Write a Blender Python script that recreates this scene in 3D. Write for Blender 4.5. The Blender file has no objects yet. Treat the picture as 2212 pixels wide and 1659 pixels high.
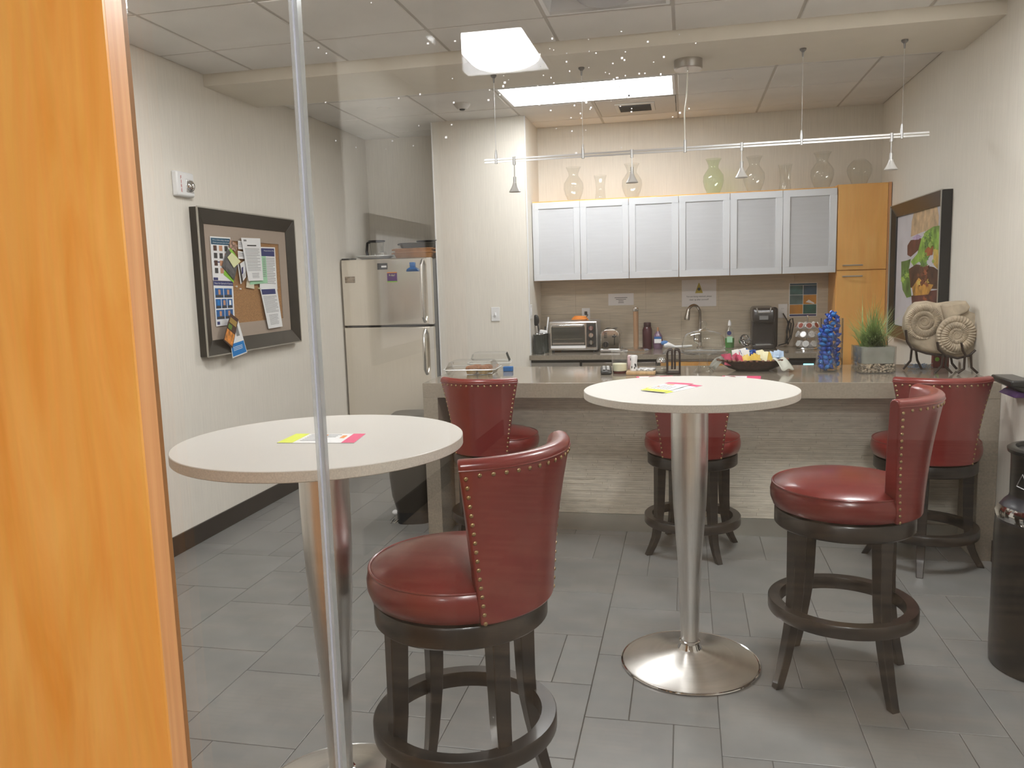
import bpy, bmesh, math, random
from mathutils import Vector, Matrix
random.seed(7)
PI = math.pi
scene = bpy.context.scene
COL = scene.collection

# ------------------------------------------------------------------ camera
W_, H_ = 2212, 1659
F_, YAW, PITCH, ROLL, CAMH = 1729.5, 0.2160, 0.1283, -0.0297, 1.5
CX, CY = 1106.0, 829.5
_f = Vector((-math.sin(YAW)*math.cos(PITCH), math.cos(YAW)*math.cos(PITCH), -math.sin(PITCH)))
_r = Vector((math.cos(YAW), math.sin(YAW), 0))
_u = _r.cross(_f)
RX = _r*math.cos(ROLL) + _u*math.sin(ROLL)
UY = -_r*math.sin(ROLL) + _u*math.cos(ROLL)
cam = bpy.data.cameras.new('camera'); camo = bpy.data.objects.new('camera', cam); COL.objects.link(camo)
cam.sensor_fit = 'HORIZONTAL'; cam.sensor_width = 36; cam.lens = F_/W_*36; cam.clip_start = 0.02
camo.matrix_world = Matrix(((RX.x, UY.x, -_f.x, 0), (RX.y, UY.y, -_f.y, 0), (RX.z, UY.z, -_f.z, CAMH), (0, 0, 0, 1)))
scene.camera = camo
OC = Vector((0, 0, CAMH))
def ray(x, y): return RX*((x-CX)/F_) - UY*((y-CY)/F_) + _f
def onz(x, y, z=0): d = ray(x, y); return OC + d*((z-CAMH)/d.z)
def ony(x, y, Y): d = ray(x, y); return OC + d*(Y/d.y)
def onx(x, y, X): d = ray(x, y); return OC + d*(X/d.x)

# ------------------------------------------------------------------ world, exposure
world = bpy.data.worlds.new('world'); scene.world = world; world.use_nodes = True
world.node_tree.nodes['Background'].inputs[0].default_value = (0.02, 0.02, 0.02, 1)
world.node_tree.nodes['Background'].inputs[1].default_value = 0.0
vs = scene.view_settings
vs.view_transform = 'Standard'; vs.look = 'None'; vs.gamma = 1; vs.use_curve_mapping = False
vs.exposure = 0.28
KITCHEN_LIGHT, FRONT_LIGHT, HALL_LIGHT = 21.0, 42.0, 42.0

# ------------------------------------------------------------------ room numbers (metres)
XL, XR, YB, YS, YF, YK = -2.851, 1.536, 7.07, 4.54, 4.377, 4.648
ZC, ZT, ZG, ZK, ZKIT = 2.793, 2.81, 2.72, 0.927, 0.885
YG = 1.02              # glass wall
YCOL = 6.5; XCL, XCR = -2.04, -1.26      # wall stub beside the fridge
XHALL = -1.765

# ------------------------------------------------------------------ materials
MATS = {}
def srgb(r, g, b):
    f = lambda c: (c/255/12.92) if c/255 <= .04045 else ((c/255+.055)/1.055)**2.4
    return (f(r), f(g), f(b), 1)
def mat(name, col, rough=.5, metal=0, coat=0, var=0, vscale=(8, 8, 8), bump=0, bscale=(60, 60, 60), emit=None, estr=0, spec=.5, detail=4, aniso=0, rvar=0):
    if name in MATS: return MATS[name]
    m = bpy.data.materials.new(name); m.use_nodes = True; MATS[name] = m
    nt = m.node_tree; b = nt.nodes['Principled BSDF']
    b.inputs['Base Color'].default_value = col
    b.inputs['Roughness'].default_value = rough; b.inputs['Metallic'].default_value = metal
    b.inputs['Coat Weight'].default_value = coat; b.inputs['Coat Roughness'].default_value = .12
    b.inputs['Specular IOR Level'].default_value = spec
    if aniso: b.inputs['Anisotropic'].default_value = aniso
    if emit: b.inputs['Emission Color'].default_value = emit; b.inputs['Emission Strength'].default_value = estr
    tc = nt.nodes.new('ShaderNodeTexCoord')
    def noise(scale, det):
        mp = nt.nodes.new('ShaderNodeMapping'); mp.inputs['Scale'].default_value = scale
        n = nt.nodes.new('ShaderNodeTexNoise'); n.inputs['Scale'].default_value = 1; n.inputs['Detail'].default_value = det
        nt.links.new(tc.outputs['Object'], mp.inputs[0]); nt.links.new(mp.outputs[0], n.inputs['Vector']); return n
    if var:
        n = noise(vscale, detail)
        r = nt.nodes.new('ShaderNodeValToRGB')
        r.color_ramp.elements[0].position = .3; r.color_ramp.elements[1].position = .7
        r.color_ramp.elements[0].color = tuple(c*(1-var) for c in col[:3])+(1,)
        r.color_ramp.elements[1].color = tuple(min(1, c*(1+var)) for c in col[:3])+(1,)
        nt.links.new(n.outputs['Fac'], r.inputs[0]); nt.links.new(r.outputs[0], b.inputs['Base Color'])
        if rvar:
            mr = nt.nodes.new('ShaderNodeMapRange'); mr.inputs['To Min'].default_value = rough-rvar; mr.inputs['To Max'].default_value = rough+rvar
            nt.links.new(n.outputs['Fac'], mr.inputs[0]); nt.links.new(mr.outputs[0], b.inputs['Roughness'])
    if bump:
        n2 = noise(bscale, 3); bp = nt.nodes.new('ShaderNodeBump'); bp.inputs['Strength'].default_value = bump; bp.inputs['Distance'].default_value = .002
        nt.links.new(n2.outputs['Fac'], bp.inputs['Height']); nt.links.new(bp.outputs[0], b.inputs['Normal'])
    return m
def glass(name, tint=(1, 1, 1, 1), ior=1.5, rough=0.0, boost=1.0, haze=0.0):
    """thin clear glass: transparent, with a Fresnel reflection"""
    m = bpy.data.materials.new(name); m.use_nodes = True; MATS[name] = m
    nt = m.node_tree; nt.nodes.clear()
    o = nt.nodes.new('ShaderNodeOutputMaterial'); t = nt.nodes.new('ShaderNodeBsdfTransparent'); g = nt.nodes.new('ShaderNodeBsdfGlossy')
    t.inputs[0].default_value = tint; g.inputs['Roughness'].default_value = rough
    fr = nt.nodes.new('ShaderNodeFresnel')          # same reflectance from both sides of the thin sheet
    ge = nt.nodes.new('ShaderNodeNewGeometry'); mr = nt.nodes.new('ShaderNodeMapRange'); mr.inputs['To Min'].default_value = ior; mr.inputs['To Max'].default_value = 1/ior
    nt.links.new(ge.outputs['Backfacing'], mr.inputs[0]); nt.links.new(mr.outputs[0], fr.inputs[0])
    mx = nt.nodes.new('ShaderNodeMixShader')
    if boost != 1:
        mu = nt.nodes.new('ShaderNodeMath'); mu.operation = 'MULTIPLY'; mu.inputs[1].default_value = boost; mu.use_clamp = True
        nt.links.new(fr.outputs[0], mu.inputs[0]); nt.links.new(mu.outputs[0], mx.inputs[0])
    else: nt.links.new(fr.outputs[0], mx.inputs[0])
    nt.links.new(t.outputs[0], mx.inputs[1]); nt.links.new(g.outputs[0], mx.inputs[2])
    last = mx
    if haze:
        d = nt.nodes.new('ShaderNodeBsdfDiffuse'); d.inputs[0].default_value = (.9, .9, .88, 1)
        m2 = nt.nodes.new('ShaderNodeMixShader'); m2.inputs[0].default_value = haze
        nt.links.new(mx.outputs[0], m2.inputs[1]); nt.links.new(d.outputs[0], m2.inputs[2]); last = m2
    nt.links.new(last.outputs[0], o.inputs[0]); return m
def wood(name, c1, c2, scale=(9, 9, .9), rough=.35, coat=.25, rings=2.2):
    m = bpy.data.materials.new(name); m.use_nodes = True; MATS[name] = m
    nt = m.node_tree; b = nt.nodes['Principled BSDF']; b.inputs['Roughness'].default_value = rough; b.inputs['Coat Weight'].default_value = coat; b.inputs['Coat Roughness'].default_value = .2
    tc = nt.nodes.new('ShaderNodeTexCoord'); mp = nt.nodes.new('ShaderNodeMapping'); mp.inputs['Scale'].default_value = scale
    n = nt.nodes.new('ShaderNodeTexNoise'); n.inputs['Scale'].default_value = rings; n.inputs['Detail'].default_value = 6; n.inputs['Distortion'].default_value = 1.2
    mp2 = nt.nodes.new('ShaderNodeMapping'); mp2.inputs['Scale'].default_value = (scale[0]*22, scale[1]*22, scale[2]*4)
    n2 = nt.nodes.new('ShaderNodeTexNoise'); n2.inputs['Scale'].default_value = 1; n2.inputs['Detail'].default_value = 3
    r = nt.nodes.new('ShaderNodeValToRGB'); e = r.color_ramp.elements
    e[0].position = .32; e[0].color = c1; e[1].position = .68; e[1].color = c2
    mx = nt.nodes.new('ShaderNodeMix'); mx.data_type = 'RGBA'; mx.blend_type = 'MULTIPLY'; mx.inputs['Factor'].default_value = .14
    L = nt.links
    L.new(tc.outputs['Object'], mp.inputs[0]); L.new(mp.outputs[0], n.inputs['Vector']); L.new(tc.outputs['Object'], mp2.inputs[0]); L.new(mp2.outputs[0], n2.inputs['Vector'])
    L.new(n.outputs['Fac'], r.inputs[0]); L.new(r.outputs[0], mx.inputs['A']); L.new(n2.outputs['Color'], mx.inputs['B'])
    L.new(mx.outputs['Result'], b.inputs['Base Color'])
    return m
def G(v): return (v, v, v, 1)
M = {}
M['wall'] = mat('wallcovering', (.75, .71, .635, 1), .7, var=.05, vscale=(160, 160, 5), bump=.25, bscale=(420, 420, 60))
M['wall2'] = mat('plaster_paint', (.74, .69, .60, 1), .75, var=.02)
M['tile_c'] = mat('acoustic_tile', (.76, .74, .71, 1), .85, var=.05, vscale=(3, 3, 3), bump=.5, bscale=(90, 260, 90))
M['grid_c'] = mat('ceiling_grid', (.50, .47, .43, 1), .5)
M['plenum'] = mat('plenum_dark', G(.05), .9)
M['grout'] = mat('grout', (.115, .11, .10, 1), .9)
M['base'] = mat('baseboard_dark', (.022, .016, .012, 1), .4, var=.2)
M['maple'] = wood('maple_panel', srgb(226, 148, 58), srgb(240, 174, 88), (5, 5, .9))
M['maple_edge'] = wood('maple_edge', srgb(205, 145, 92), srgb(222, 165, 112), (26, 26, .5))
M['pantry'] = wood('pantry_maple', srgb(232, 168, 84), srgb(242, 186, 104), (4, 4, .8), rough=.4)
M['quartz'] = mat('quartz', srgb(142, 132, 118), .1, var=.12, vscale=(90, 90, 90), coat=.2, detail=6)
M['stone'] = mat('split_stone', (.74, .68, .57, 1), .8, var=.10, vscale=(14, 14, 60), bump=.6, bscale=(60, 60, 240))
M['steel'] = mat('brushed_steel', (.72, .70, .67, 1), .26, 1, var=.06, vscale=(2, 2, 300))
M['steel_v'] = mat('brushed_steel_pole', (.86, .85, .83, 1), .33, 1, aniso=.5, var=.05, vscale=(260, 260, 2))
M['fridge'] = mat('fridge_steel', (.83, .79, .72, 1), .22, 1, var=.04, vscale=(300, 2, 2))
M['chrome'] = mat('chrome', G(.75), .07, 1)
M['kick'] = mat('kick_plate', (.60, .59, .53, 1), .32, .9, var=.1, vscale=(3, 3, 3))
M['alu'] = mat('aluminium', G(.62), .38, 1)
M['frost'] = mat('frosted_glass', (.54, .55, .57, 1), .35, var=.03, vscale=(4, 4, 60))
M['alu_door'] = mat('door_aluminium', (.66, .68, .71, 1), .35, .3)
M['leather'] = mat('red_leather', (.175, .022, .019, 1), .3, coat=.3, var=.10, vscale=(4, 4, 4), bump=.10, bscale=(70, 70, 70))
M['brass'] = mat('nail_brass', (.42, .31, .17, 1), .3, 1)
M['darkwood'] = mat('espresso_wood', (.012, .0095, .008, 1), .35, coat=.3, var=.25, vscale=(40, 40, 4))
M['laminate'] = mat('table_laminate', (.63, .605, .56, 1), .38, var=.05, vscale=(300, 300, 300))
M['lam_edge'] = mat('table_edge', (.58, .54, .47, 1), .45, var=.13, vscale=(260, 260, 260))
M['white'] = mat('white_plastic', G(.78), .4)
M['paper'] = mat('paper_white', G(.80), .7)
M['black'] = mat('black_plastic', G(.012), .3)
M['blackm'] = mat('black_matte', G(.02), .6)
M['ink'] = mat('ink_grey', G(.22), .8); M['inkd'] = mat('ink_dark', G(.05), .8)
M['navy'] = mat('print_navy', (.03, .04, .15, 1), .7); M['teal'] = mat('print_teal', (.015, .09, .16, 1), .7)
M['blue'] = mat('print_blue', (.01, .11, .33, 1), .7); M['bblue'] = mat('print_bright_blue', (.0, .18, .52, 1), .7)
M['cork'] = mat('cork', (.34, .18, .075, 1), .9, var=.35, vscale=(200, 200, 200))
M['matboard'] = mat('taupe_mat', (.36, .29, .235, 1), .8, var=.04, vscale=(90, 90, 90))
M['frame'] = mat('bronze_frame', (.030, .026, .020, 1), .32, .2, var=.2, vscale=(30, 30, 30))
M['silver'] = mat('silver_fillet', (.45, .43, .38, 1), .35, .6)
M['green'] = mat('lime_green', (.25, .55, .05, 1), .7); M['mint'] = mat('mint_paper', (.35, .62, .40, 1), .75); M['sticky'] = mat('sticky_yellow', (.72, .74, .42, 1), .75)
M['pink'] = mat('pink_print', (.70, .06, .17, 1), .55); M['lime'] = mat('lime_yellow_print', (.72, .80, .05, 1), .55); M['orange'] = mat('orange_print', (.75, .25, .03, 1), .6)
M['skin'] = mat('print_tan', (.55, .28, .16, 1), .7); M['food'] = mat('print_food', (.60, .22, .04, 1), .6, var=.7, vscale=(40, 40, 40)); M['brownp'] = mat('print_brown', (.07, .03, .02, 1), .7)
M['red'] = mat('red_print', (.5, .01, .01, 1), .6); M['purple'] = mat('purple_print', (.09, .02, .16, 1), .5)
M['wax'] = mat('candle_wax', (.78, .76, .55, 1), .5)
M['pane'] = glass('wall_glass', (.985, .99, .985, 1), 1.52)
M['vglass'] = glass('vase_glass', (.95, .955, .94, 1), 1.45, .02, 1.6)
M['vgreen'] = glass('green_tint_glass', (.88, .94, .82, 1), 1.45, .02, 1.6)
M['clear'] = glass('clear_plastic', (.96, .96, .95, 1), 1.4, .06, 2.2, .03)
M['joint'] = glass('glass_edge', (.72, .76, .78, 1), 1.6, .12, 3, .25)

# ------------------------------------------------------------------ mesh helpers
class MB:
    def __init__(s): s.v = []; s.f = []
    def box(s, x0, x1, y0, y1, z0, z1, R=None, c=None):
        b = len(s.v)
        P = [(x, y, z) for z in (z0, z1) for y in (y0, y1) for x in (x0, x1)]
        if R is not None:
            c = Vector(c if c is not None else (0, 0, 0)); P = [tuple(R @ Vector(p) + c) for p in P]
        s.v += P
        s.f += [tuple(b+i for i in q) for q in ((0, 2, 3, 1), (4, 5, 7, 6), (0, 1, 5, 4), (2, 6, 7, 3), (0, 4, 6, 2), (1, 3, 7, 5))]; return s
    def lathe(s, prof, seg=32, c=(0, 0), sx=1, sy=1, arc=None, rot=None):
        b = len(s.v); n = len(prof)
        full = arc is None; a0, a1 = (0, 2*PI) if full else arc; m = seg if full else seg+1
        for j in range(m):
            a = a0 + (a1-a0)*j/seg
            for r, z in prof: s.v.append((c[0]+r*math.cos(a)*sx, c[1]+r*math.sin(a)*sy, z))
        for j in range(seg):
            j2 = (j+1) % m
            for i in range(n-1):
                q = (b+j*n+i, b+j2*n+i, b+j2*n+i+1, b+j*n+i+1)
                s.f.append(q)
        return s
    def tube(s, path, r, seg=8, caps=True):
        path = [Vector(p) for p in path]; n = len(path); b = len(s.v)
        rr = r if isinstance(r, (list, tuple)) else [r]*n
        t0 = (path[1]-path[0]).normalized(); up = Vector((0, 0, 1)) if abs(t0.z) < .9 else Vector((1, 0, 0))
        x = t0.cross(up).normalized()
        for i, p in enumerate(path):
            t = (path[min(i+1, n-1)]-path[max(i-1, 0)]).normalized()
            x = (x - t*x.dot(t)).normalized(); y = t.cross(x)
            for k in range(seg):
                a = 2*PI*k/seg; s.v.append(tuple(p + (x*math.cos(a)+y*math.sin(a))*rr[i]))
        for i in range(n-1):
            for k in range(seg):
                k2 = (k+1) % seg; s.f.append((b+i*seg+k, b+i*seg+k2, b+(i+1)*seg+k2, b+(i+1)*seg+k))
        if caps: s.f.append(tuple(b+k for k in range(seg))[::-1]); s.f.append(tuple(b+(n-1)*seg+k for k in range(seg)))
        return s
    def loft(s, rings, caps=True, closed=True):
        b = len(s.v); m = len(rings[0])
        for r in rings: s.v += [tuple(p) for p in r]
        for i in range(len(rings)-1):
            for k in range(m if closed else m-1):
                k2 = (k+1) % m; s.f.append((b+i*m+k, b+i*m+k2, b+(i+1)*m+k2, b+(i+1)*m+k))
        if caps: s.f.append(tuple(b+k for k in range(m))[::-1]); s.f.append(tuple(b+(len(rings)-1)*m+k for k in range(m)))
        return s
    def prism(s, poly, z0, z1):
        return s.loft([[(x, y, z0) for x, y in poly], [(x, y, z1) for x, y in poly]])
    def slab(s, pts, n, t):
        """3-D polygon given thickness t along n"""
        n = Vector(n); P = [Vector(p) for p in pts]
        return s.loft([[p for p in P], [p+n*t for p in P]])
    def sphere(s, c, r, seg=12, rings=8, sc=(1, 1, 1)):
        b = len(s.v)
        for i in range(rings+1):
            th = PI*i/rings
            for k in range(seg):
                a = 2*PI*k/seg; s.v.append((c[0]+r*sc[0]*math.sin(th)*math.cos(a), c[1]+r*sc[1]*math.sin(th)*math.sin(a), c[2]+r*sc[2]*math.cos(th)))
        for i in range(rings):
            for k in range(seg):
                k2 = (k+1) % seg; s.f.append((b+i*seg+k, b+(i+1)*seg+k, b+(i+1)*seg+k2, b+i*seg+k2))
        return s
    def torus(s, R, r, z=0, seg=40, ts=8, c=(0, 0)):
        pr = [(R+r*math.cos(2*PI*k/ts), z+r*math.sin(2*PI*k/ts)) for k in range(ts)]
        return s.lathe(pr+[pr[0]], seg, c)
    def mesh(s, name, m, smooth=True, ang=38):
        me = bpy.data.meshes.new(name); me.from_pydata(s.v, [], s.f); me.update()
        bm = bmesh.new(); bm.from_mesh(me); bmesh.ops.remove_doubles(bm, verts=bm.verts, dist=1e-6)
        bmesh.ops.recalc_face_normals(bm, faces=bm.faces); bm.to_mesh(me); bm.free()
        if m: me.materials.append(M[m] if isinstance(m, str) else m)
        if smooth: me.shade_smooth(); me.set_sharp_from_angle(angle=math.radians(ang))
        return me
    def build(s, name, m, parent=None, bevel=0, smooth=True, ang=38, subsurf=0):
        return link(name, s.mesh(name, m, smooth, ang), parent, bevel, subsurf)
def link(name, me, parent=None, bevel=0, subsurf=0):
    o = bpy.data.objects.new(name, me); COL.objects.link(o)
    if parent: o.parent = parent
    if bevel:
        b = o.modifiers.new('bevel', 'BEVEL'); b.width = bevel; b.segments = 2; b.limit_method = 'ANGLE'; b.angle_limit = math.radians(40)
    if subsurf:
        b = o.modifiers.new('subsurf', 'SUBSURF'); b.levels = b.render_levels = subsurf
    return o
def tag(o, label, cat, group=None, kind=None):
    o['label'] = label; o['category'] = cat
    if group: o['group'] = group
    if kind: o['kind'] = kind
    return o
def thing(name, label, cat, loc=(0, 0, 0), rz=0, group=None):
    o = bpy.data.objects.new(name, None); COL.objects.link(o); o.empty_display_size = .05
    o.location = loc; o.rotation_euler = (0, 0, rz); return tag(o, label, cat, group)
def struct(name, mb, m, parent=None, label=None, bevel=0, smooth=False):
    o = mb.build(name, m, parent, bevel, smooth)
    if not parent: o['kind'] = 'structure'
    if label: o['label'] = label
    return o
def copy_tree(o, parent=None):
    c = o.copy(); COL.objects.link(c); c.parent = parent
    for ch in list(o.children): copy_tree(ch, c)
    return c
def bx(x0, x1, y0, y1, z0, z1): return MB().box(x0, x1, y0, y1, z0, z1)
_tc = {}
def text_data(s):
    if s in _tc: return _tc[s]
    cu = bpy.data.curves.new('lettering', 'FONT'); cu.body = s; cu.align_x = 'CENTER'; cu.align_y = 'CENTER'; cu.resolution_u = 2
    o = bpy.data.objects.new('lettering', cu); COL.objects.link(o)
    bpy.context.view_layer.update()
    me = bpy.data.meshes.new_from_object(o.evaluated_get(bpy.context.evaluated_depsgraph_get()))
    V = [v.co.copy() for v in me.vertices]; Fc = [tuple(p.vertices) for p in me.polygons]
    bpy.data.objects.remove(o); bpy.data.curves.remove(cu); bpy.data.meshes.remove(me)
    w = max(v.x for v in V)-min(v.x for v in V); h = max(v.y for v in V)-min(v.y for v in V)
    _tc[s] = (V, Fc, w, h); return _tc[s]
def lettering(s, P, U, V, width, m, parent, height=None, name='lettering'):
    """text centred on P, U = unit right, V = unit up (parent space)"""
    vv, ff, w, h = text_data(s); k = width/w; kh = height/h if height else k
    U = Vector(U); V = Vector(V); P = Vector(P)
    mb = MB(); mb.v = [tuple(P+U*(v.x*k)+V*(v.y*kh)) for v in vv]; mb.f = ff
    me = bpy.data.meshes.new(name); me.from_pydata(mb.v, [], mb.f); me.materials.append(M[m])
    return link(name, me, parent)

# ================================================================== SETTING
# ---- floor of the break room with its individual tiles
floor = struct('floor', bx(XL, XR, YG+.03, YB, -.06, -.004), 'grout', label='grey stone-look tile floor of the break room')
U_ = .1512; UY_ = .1575
def tile_mat(i):
    g = [.176, .184, .170, .180][i]
    return mat('floor_tile_%d' % i, (g*1.01, g, g*.96, 1), .42, var=.13, vscale=(5, 5, 5), bump=.05, bscale=(300, 300, 300), rvar=.07)
TM = [tile_mat(i) for i in range(4)]
tiles = [(0, 3, 0, 3), (0, 2, 3, 5.6), (2, 3, 3, 5.6), (0, 1, 5.6, 8.6), (1, 3, 5.6, 8.6)]
X0 = -1.742*1.5; Y0 = 1.4895*1.5
mesh_cache = {}
gap = .0012
for k in range(-2, 10):
    for j in range(-3, 5):
        oy = (8-4*k) % 8.6 + 8.6*j
        for a, b, c, d in tiles:
            x0 = max(X0+(3*k+a)*U_, XL); x1 = min(X0+(3*k+b)*U_, XR)
            y0 = max(Y0+(oy+c)*UY_, YG+.03); y1 = min(Y0+(oy+d)*UY_, YB)
            if x1-x0 < .02 or y1-y0 < .02: continue
            key = (round(x1-x0, 3), round(y1-y0, 3), random.randrange(4))
            if key not in mesh_cache:
                w, l = x1-x0, y1-y0; e = .0022
                mb = MB().loft([[(gap, gap, -.004), (w-gap, gap, -.004), (w-gap, l-gap, -.004), (gap, l-gap, -.004)], [(gap, gap, -.001), (w-gap, gap, -.001), (w-gap, l-gap, -.001), (gap, l-gap, -.001)], [(gap+e, gap+e, 0), (w-gap-e, gap+e, 0), (w-gap-e, l-gap-e, 0), (gap+e, l-gap-e, 0)]])
                mesh_cache[key] = mb.mesh('floor_tile', TM[key[2]], False)
            o = link('floor_tile', mesh_cache[key], floor); o.location = (x0, y0, 0)

# ---- walls
struct('wall_left', bx(XL-.12, XL, YG-.02, YB+.12, 0, 3.0), 'wall', label='beige woven wallcovering wall on the notice board side')
struct('wall_right', bx(XR, XR+.12, YG-.02, YB+.12, 0, 3.0), 'wall', label='beige woven wallcovering wall behind the fossil')
struct('wall_back', bx(XL, XR, YB, YB+.12, 0, 3.0), 'wall', label='beige wall behind fridge and cabinets')
struct('wall_stub', bx(XCL, XCR, YCOL, YB, 0, ZT+.02), 'wall', label='beige wall stub between fridge and kitchen counter')
struct('trim_1', bx(XCR-.004, XCR+.004, YCOL-.004, YCOL+.012, .1, ZT), 'white', label='thin pale corner bead on the wall stub')
struct('trim_2', bx(XCL-.004, XCL+.004, YCOL-.004, YCOL+.012, .1, ZT), 'white', label='thin pale corner bead beside the fridge')
struct('baseboard_left', bx(XL, XL+.012, YG+.03, YB, 0, .112), 'base', label='dark brown baseboard under the notice board', bevel=.002)
struct('baseboard_right', bx(XR-.012, XR, YG+.03, YF, 0, .112), 'base', label='dark brown baseboard beside the black bin', bevel=.002)

# ---- ceilings
GX = [-2.522, -1.91, -1.297, -.682, -.06, .565, 1.188]
ceil1 = struct('ceiling', bx(XL, XR, YG-.02, YS, ZC+.12, ZC+.2), 'plenum', label='suspended tile ceiling over the tables')
ceil2 = struct('ceiling_kitchen', bx(XL, XR, 5.17, YB, ZT+.12, ZT+.2), 'plenum', label='suspended tile ceiling over the kitchen')
struct('ceiling_soffit', bx(XL, XR, YS, 5.17, ZG, ZC+.2), 'wall2', label='dropped plaster band between the two tile ceilings')
def lay_tiles(parent, xs, ys, z, skip):
    cache = {}
    g = MB()
    for i, x in enumerate(xs[1:-1], 1):
        for j in range(len(ys)-1):
            if (i, j) in skip and (i-1, j) in skip and (i, j) != (4, 2): continue
            g.box(x-.012, x+.012, ys[j], ys[j+1], z-.001, z+.03)
    for y in ys[1:-1]: g.box(xs[0], xs[-1], y-.012, y+.012, z-.0015, z+.03)
    for x, s in ((xs[0], 1), (xs[-1], -1)): g.box(min(x, x+s*.018), max(x, x+s*.018), ys[0], ys[-1], z-.0012, z+.02)
    for y, s in ((ys[0], 1), (ys[-1], -1)): g.box(xs[0], xs[-1], min(y, y+s*.018), max(y, y+s*.018), z-.0013, z+.02)
    g.build('ceiling_grid', 'grid_c', parent, smooth=False)
    for i in range(len(xs)-1):
        for j in range(len(ys)-1):
            if (i, j) in skip: continue
            w, l = xs[i+1]-xs[i], ys[j+1]-ys[j]; k = (round(w, 3), round(l, 3))
            if k not in cache:
                e = .0085
                cache[k] = MB().loft([[(e, e, z+.02), (w-e, e, z+.02), (w-e, l-e, z+.02), (e, l-e, z+.02)], [(e, e, z-.003), (w-e, e, z-.003), (w-e, l-e, z-.003), (e, l-e, z-.003)], [(e+.004, e+.004, z-.006), (w-e-.004, e+.004, z-.006), (w-e-.004, l-e-.004, z-.006), (e+.004, l-e-.004, z-.006)]]).mesh('ceiling_tile', M['tile_c'], False)
            o = link('ceiling_tile', cache[k], parent); o.location = (xs[i], ys[j], 0)
xs = [XL]+GX+[XR]
ysm = [YG+.0, 1.636, 2.258, 2.88, 3.5, 4.122, YS]
ysk = [5.17, 5.56, 6.18, 6.79, YB]
OFF = (4, 4); LIT1 = (2, 3); LIT2 = (6, 3)
lay_tiles(ceil1, xs, ysm, ZC, {OFF, LIT1, LIT2})
lay_tiles(ceil2, xs, ysk, ZT, {(3, 1), (4, 1), (4, 2)})

def troffer(label, x0, x1, y0, y1, z, axis, strength, group=None, lensw=.30, name='ceiling_light'):
    t = thing(name, label, 'light', ((x0+x1)/2, (y0+y1)/2, z), 0, group)
    w, l = (x1-x0)/2-.013, (y1-y0)/2-.013
    fr = MB()
    for a in ((-w, w, -l, -l+.018), (-w, w, l-.018, l), (-w, -w+.018, -l+.018, l-.018), (w-.018, w, -l+.018, l-.018)): fr.box(*a, -.004, .02)
    fr.build('frame', 'white', t, .002)
    pan = MB().loft([[(-w+.016, -l+.016, 0), (w-.016, -l+.016, 0), (w-.016, l-.016, 0), (-w+.016, l-.016, 0)], [(-w+.03, -l+.03, .07), (w-.03, -l+.03, .07), (w-.03, l-.03, .07), (-w+.03, l-.03, .07)], [(-.01, -.01, .085), (.01, -.01, .085), (.01, .01, .085), (-.01, .01, .085)]], caps=False)
    pan.build('reflector', mat('troffer_reflector', (.82, .83, .85, 1), .45), t)
    e = mat('lens_%g' % strength, (.75, .76, .78, 1), .5, emit=(.99, .99, .99, 1), estr=strength) if strength else mat('lens_off', (.42, .42, .44, 1), .4)
    m = MB(); n = 10
    if axis == 'x': A, Bw = w-.05, min(lensw/2, l-.06)
    else: A, Bw = l-.05, min(lensw/2, w-.06)
    rings = []
    for s in (-1, -.96, -.9, .9, .96, 1):
        k = {1: .25, .96: .75}.get(abs(s), 1)
        rr = [(s*A, Bw*k*math.cos(PI*i/n), .060-.075*k*math.sin(PI*i/n)) for i in range(n+1)]
        rings.append([(p if axis == 'x' else (p[1], p[0], p[2])) for p in rr])
    m.loft(rings, caps=True); m.build('lens', e, t)
    return t
troffer('long glowing recessed ceiling light over the kitchen', GX[2], GX[4], 5.56, 6.18, ZT, 'x', KITCHEN_LIGHT, lensw=.40)
troffer('square recessed ceiling light switched off above the tables', GX[3], GX[4], 3.5, 4.122, ZC, 'y', 0)
troffer('square recessed ceiling light lit above the tables, notice board side', GX[1], GX[2], 2.88, 3.5, ZC, 'y', FRONT_LIGHT, lensw=.46, name='ceiling_light_offscreen')
troffer('square recessed ceiling light lit above the tables, bin side', GX[5], GX[6], 2.88, 3.5, ZC, 'y', FRONT_LIGHT, lensw=.46, name='ceiling_light_offscreen')

# ---- ceiling air vent, sprinklers, smoke detector
t = thing('ceiling_vent', 'white square ceiling vent plate with dark grille beside the kitchen light', 'vent', ((GX[3]+GX[4])/2, 6.485, ZT))
MB().box(-.295, .295, -.29, .29, -.006, .01).build('plate', mat('vent_plate', (.6, .57, .53, 1), .5), t, .002)
MB().box(-.16, .14, -.15, .15, -.014, -.005).build('raised_frame', mat('vent_frame', (.66, .63, .58, 1), .5), t, .004)
MB().box(-.13, .11, -.115, .115, -.016, -.013).build('grille', mat('vent_dark', G(.02), .8), t)
for i in range(7):
    MB().box(-.13, .11, -.1+i*.033-.005, -.1+i*.033+.005, -.019, -.0155).build('louver', mat('vent_louver', G(.07), .6), t)
def disc(label, x, y, z, r=.05, cat='sprinkler', nm='sprinkler_cover'):
    return tag(MB().lathe([(0, -.006), (r*.96, -.006), (r, -.003), (r, 0), (0, 0)], 28).build(nm, 'tile_c'), label, cat), (x, y, z)
for a in (disc('flat round sprinkler cover in the ceiling in front of the fridge', -2.207, 5.862, ZT-.006), disc('flat round sprinkler cover in the ceiling beside the track light canopy', .263, 5.813, ZT-.006)):
    a[0].location = a[1]
t = thing('smoke_detector', 'small dark-bottomed smoke detector on the ceiling before the wall stub', 'detector', (-1.612, 5.914, ZT-.006))
MB().lathe([(0, 0), (.062, 0), (.06, -.012), (.035, -.038), (0, -.04)], 28).build('housing', mat('detector_white', (.6, .58, .55, 1), .5), t)
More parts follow.
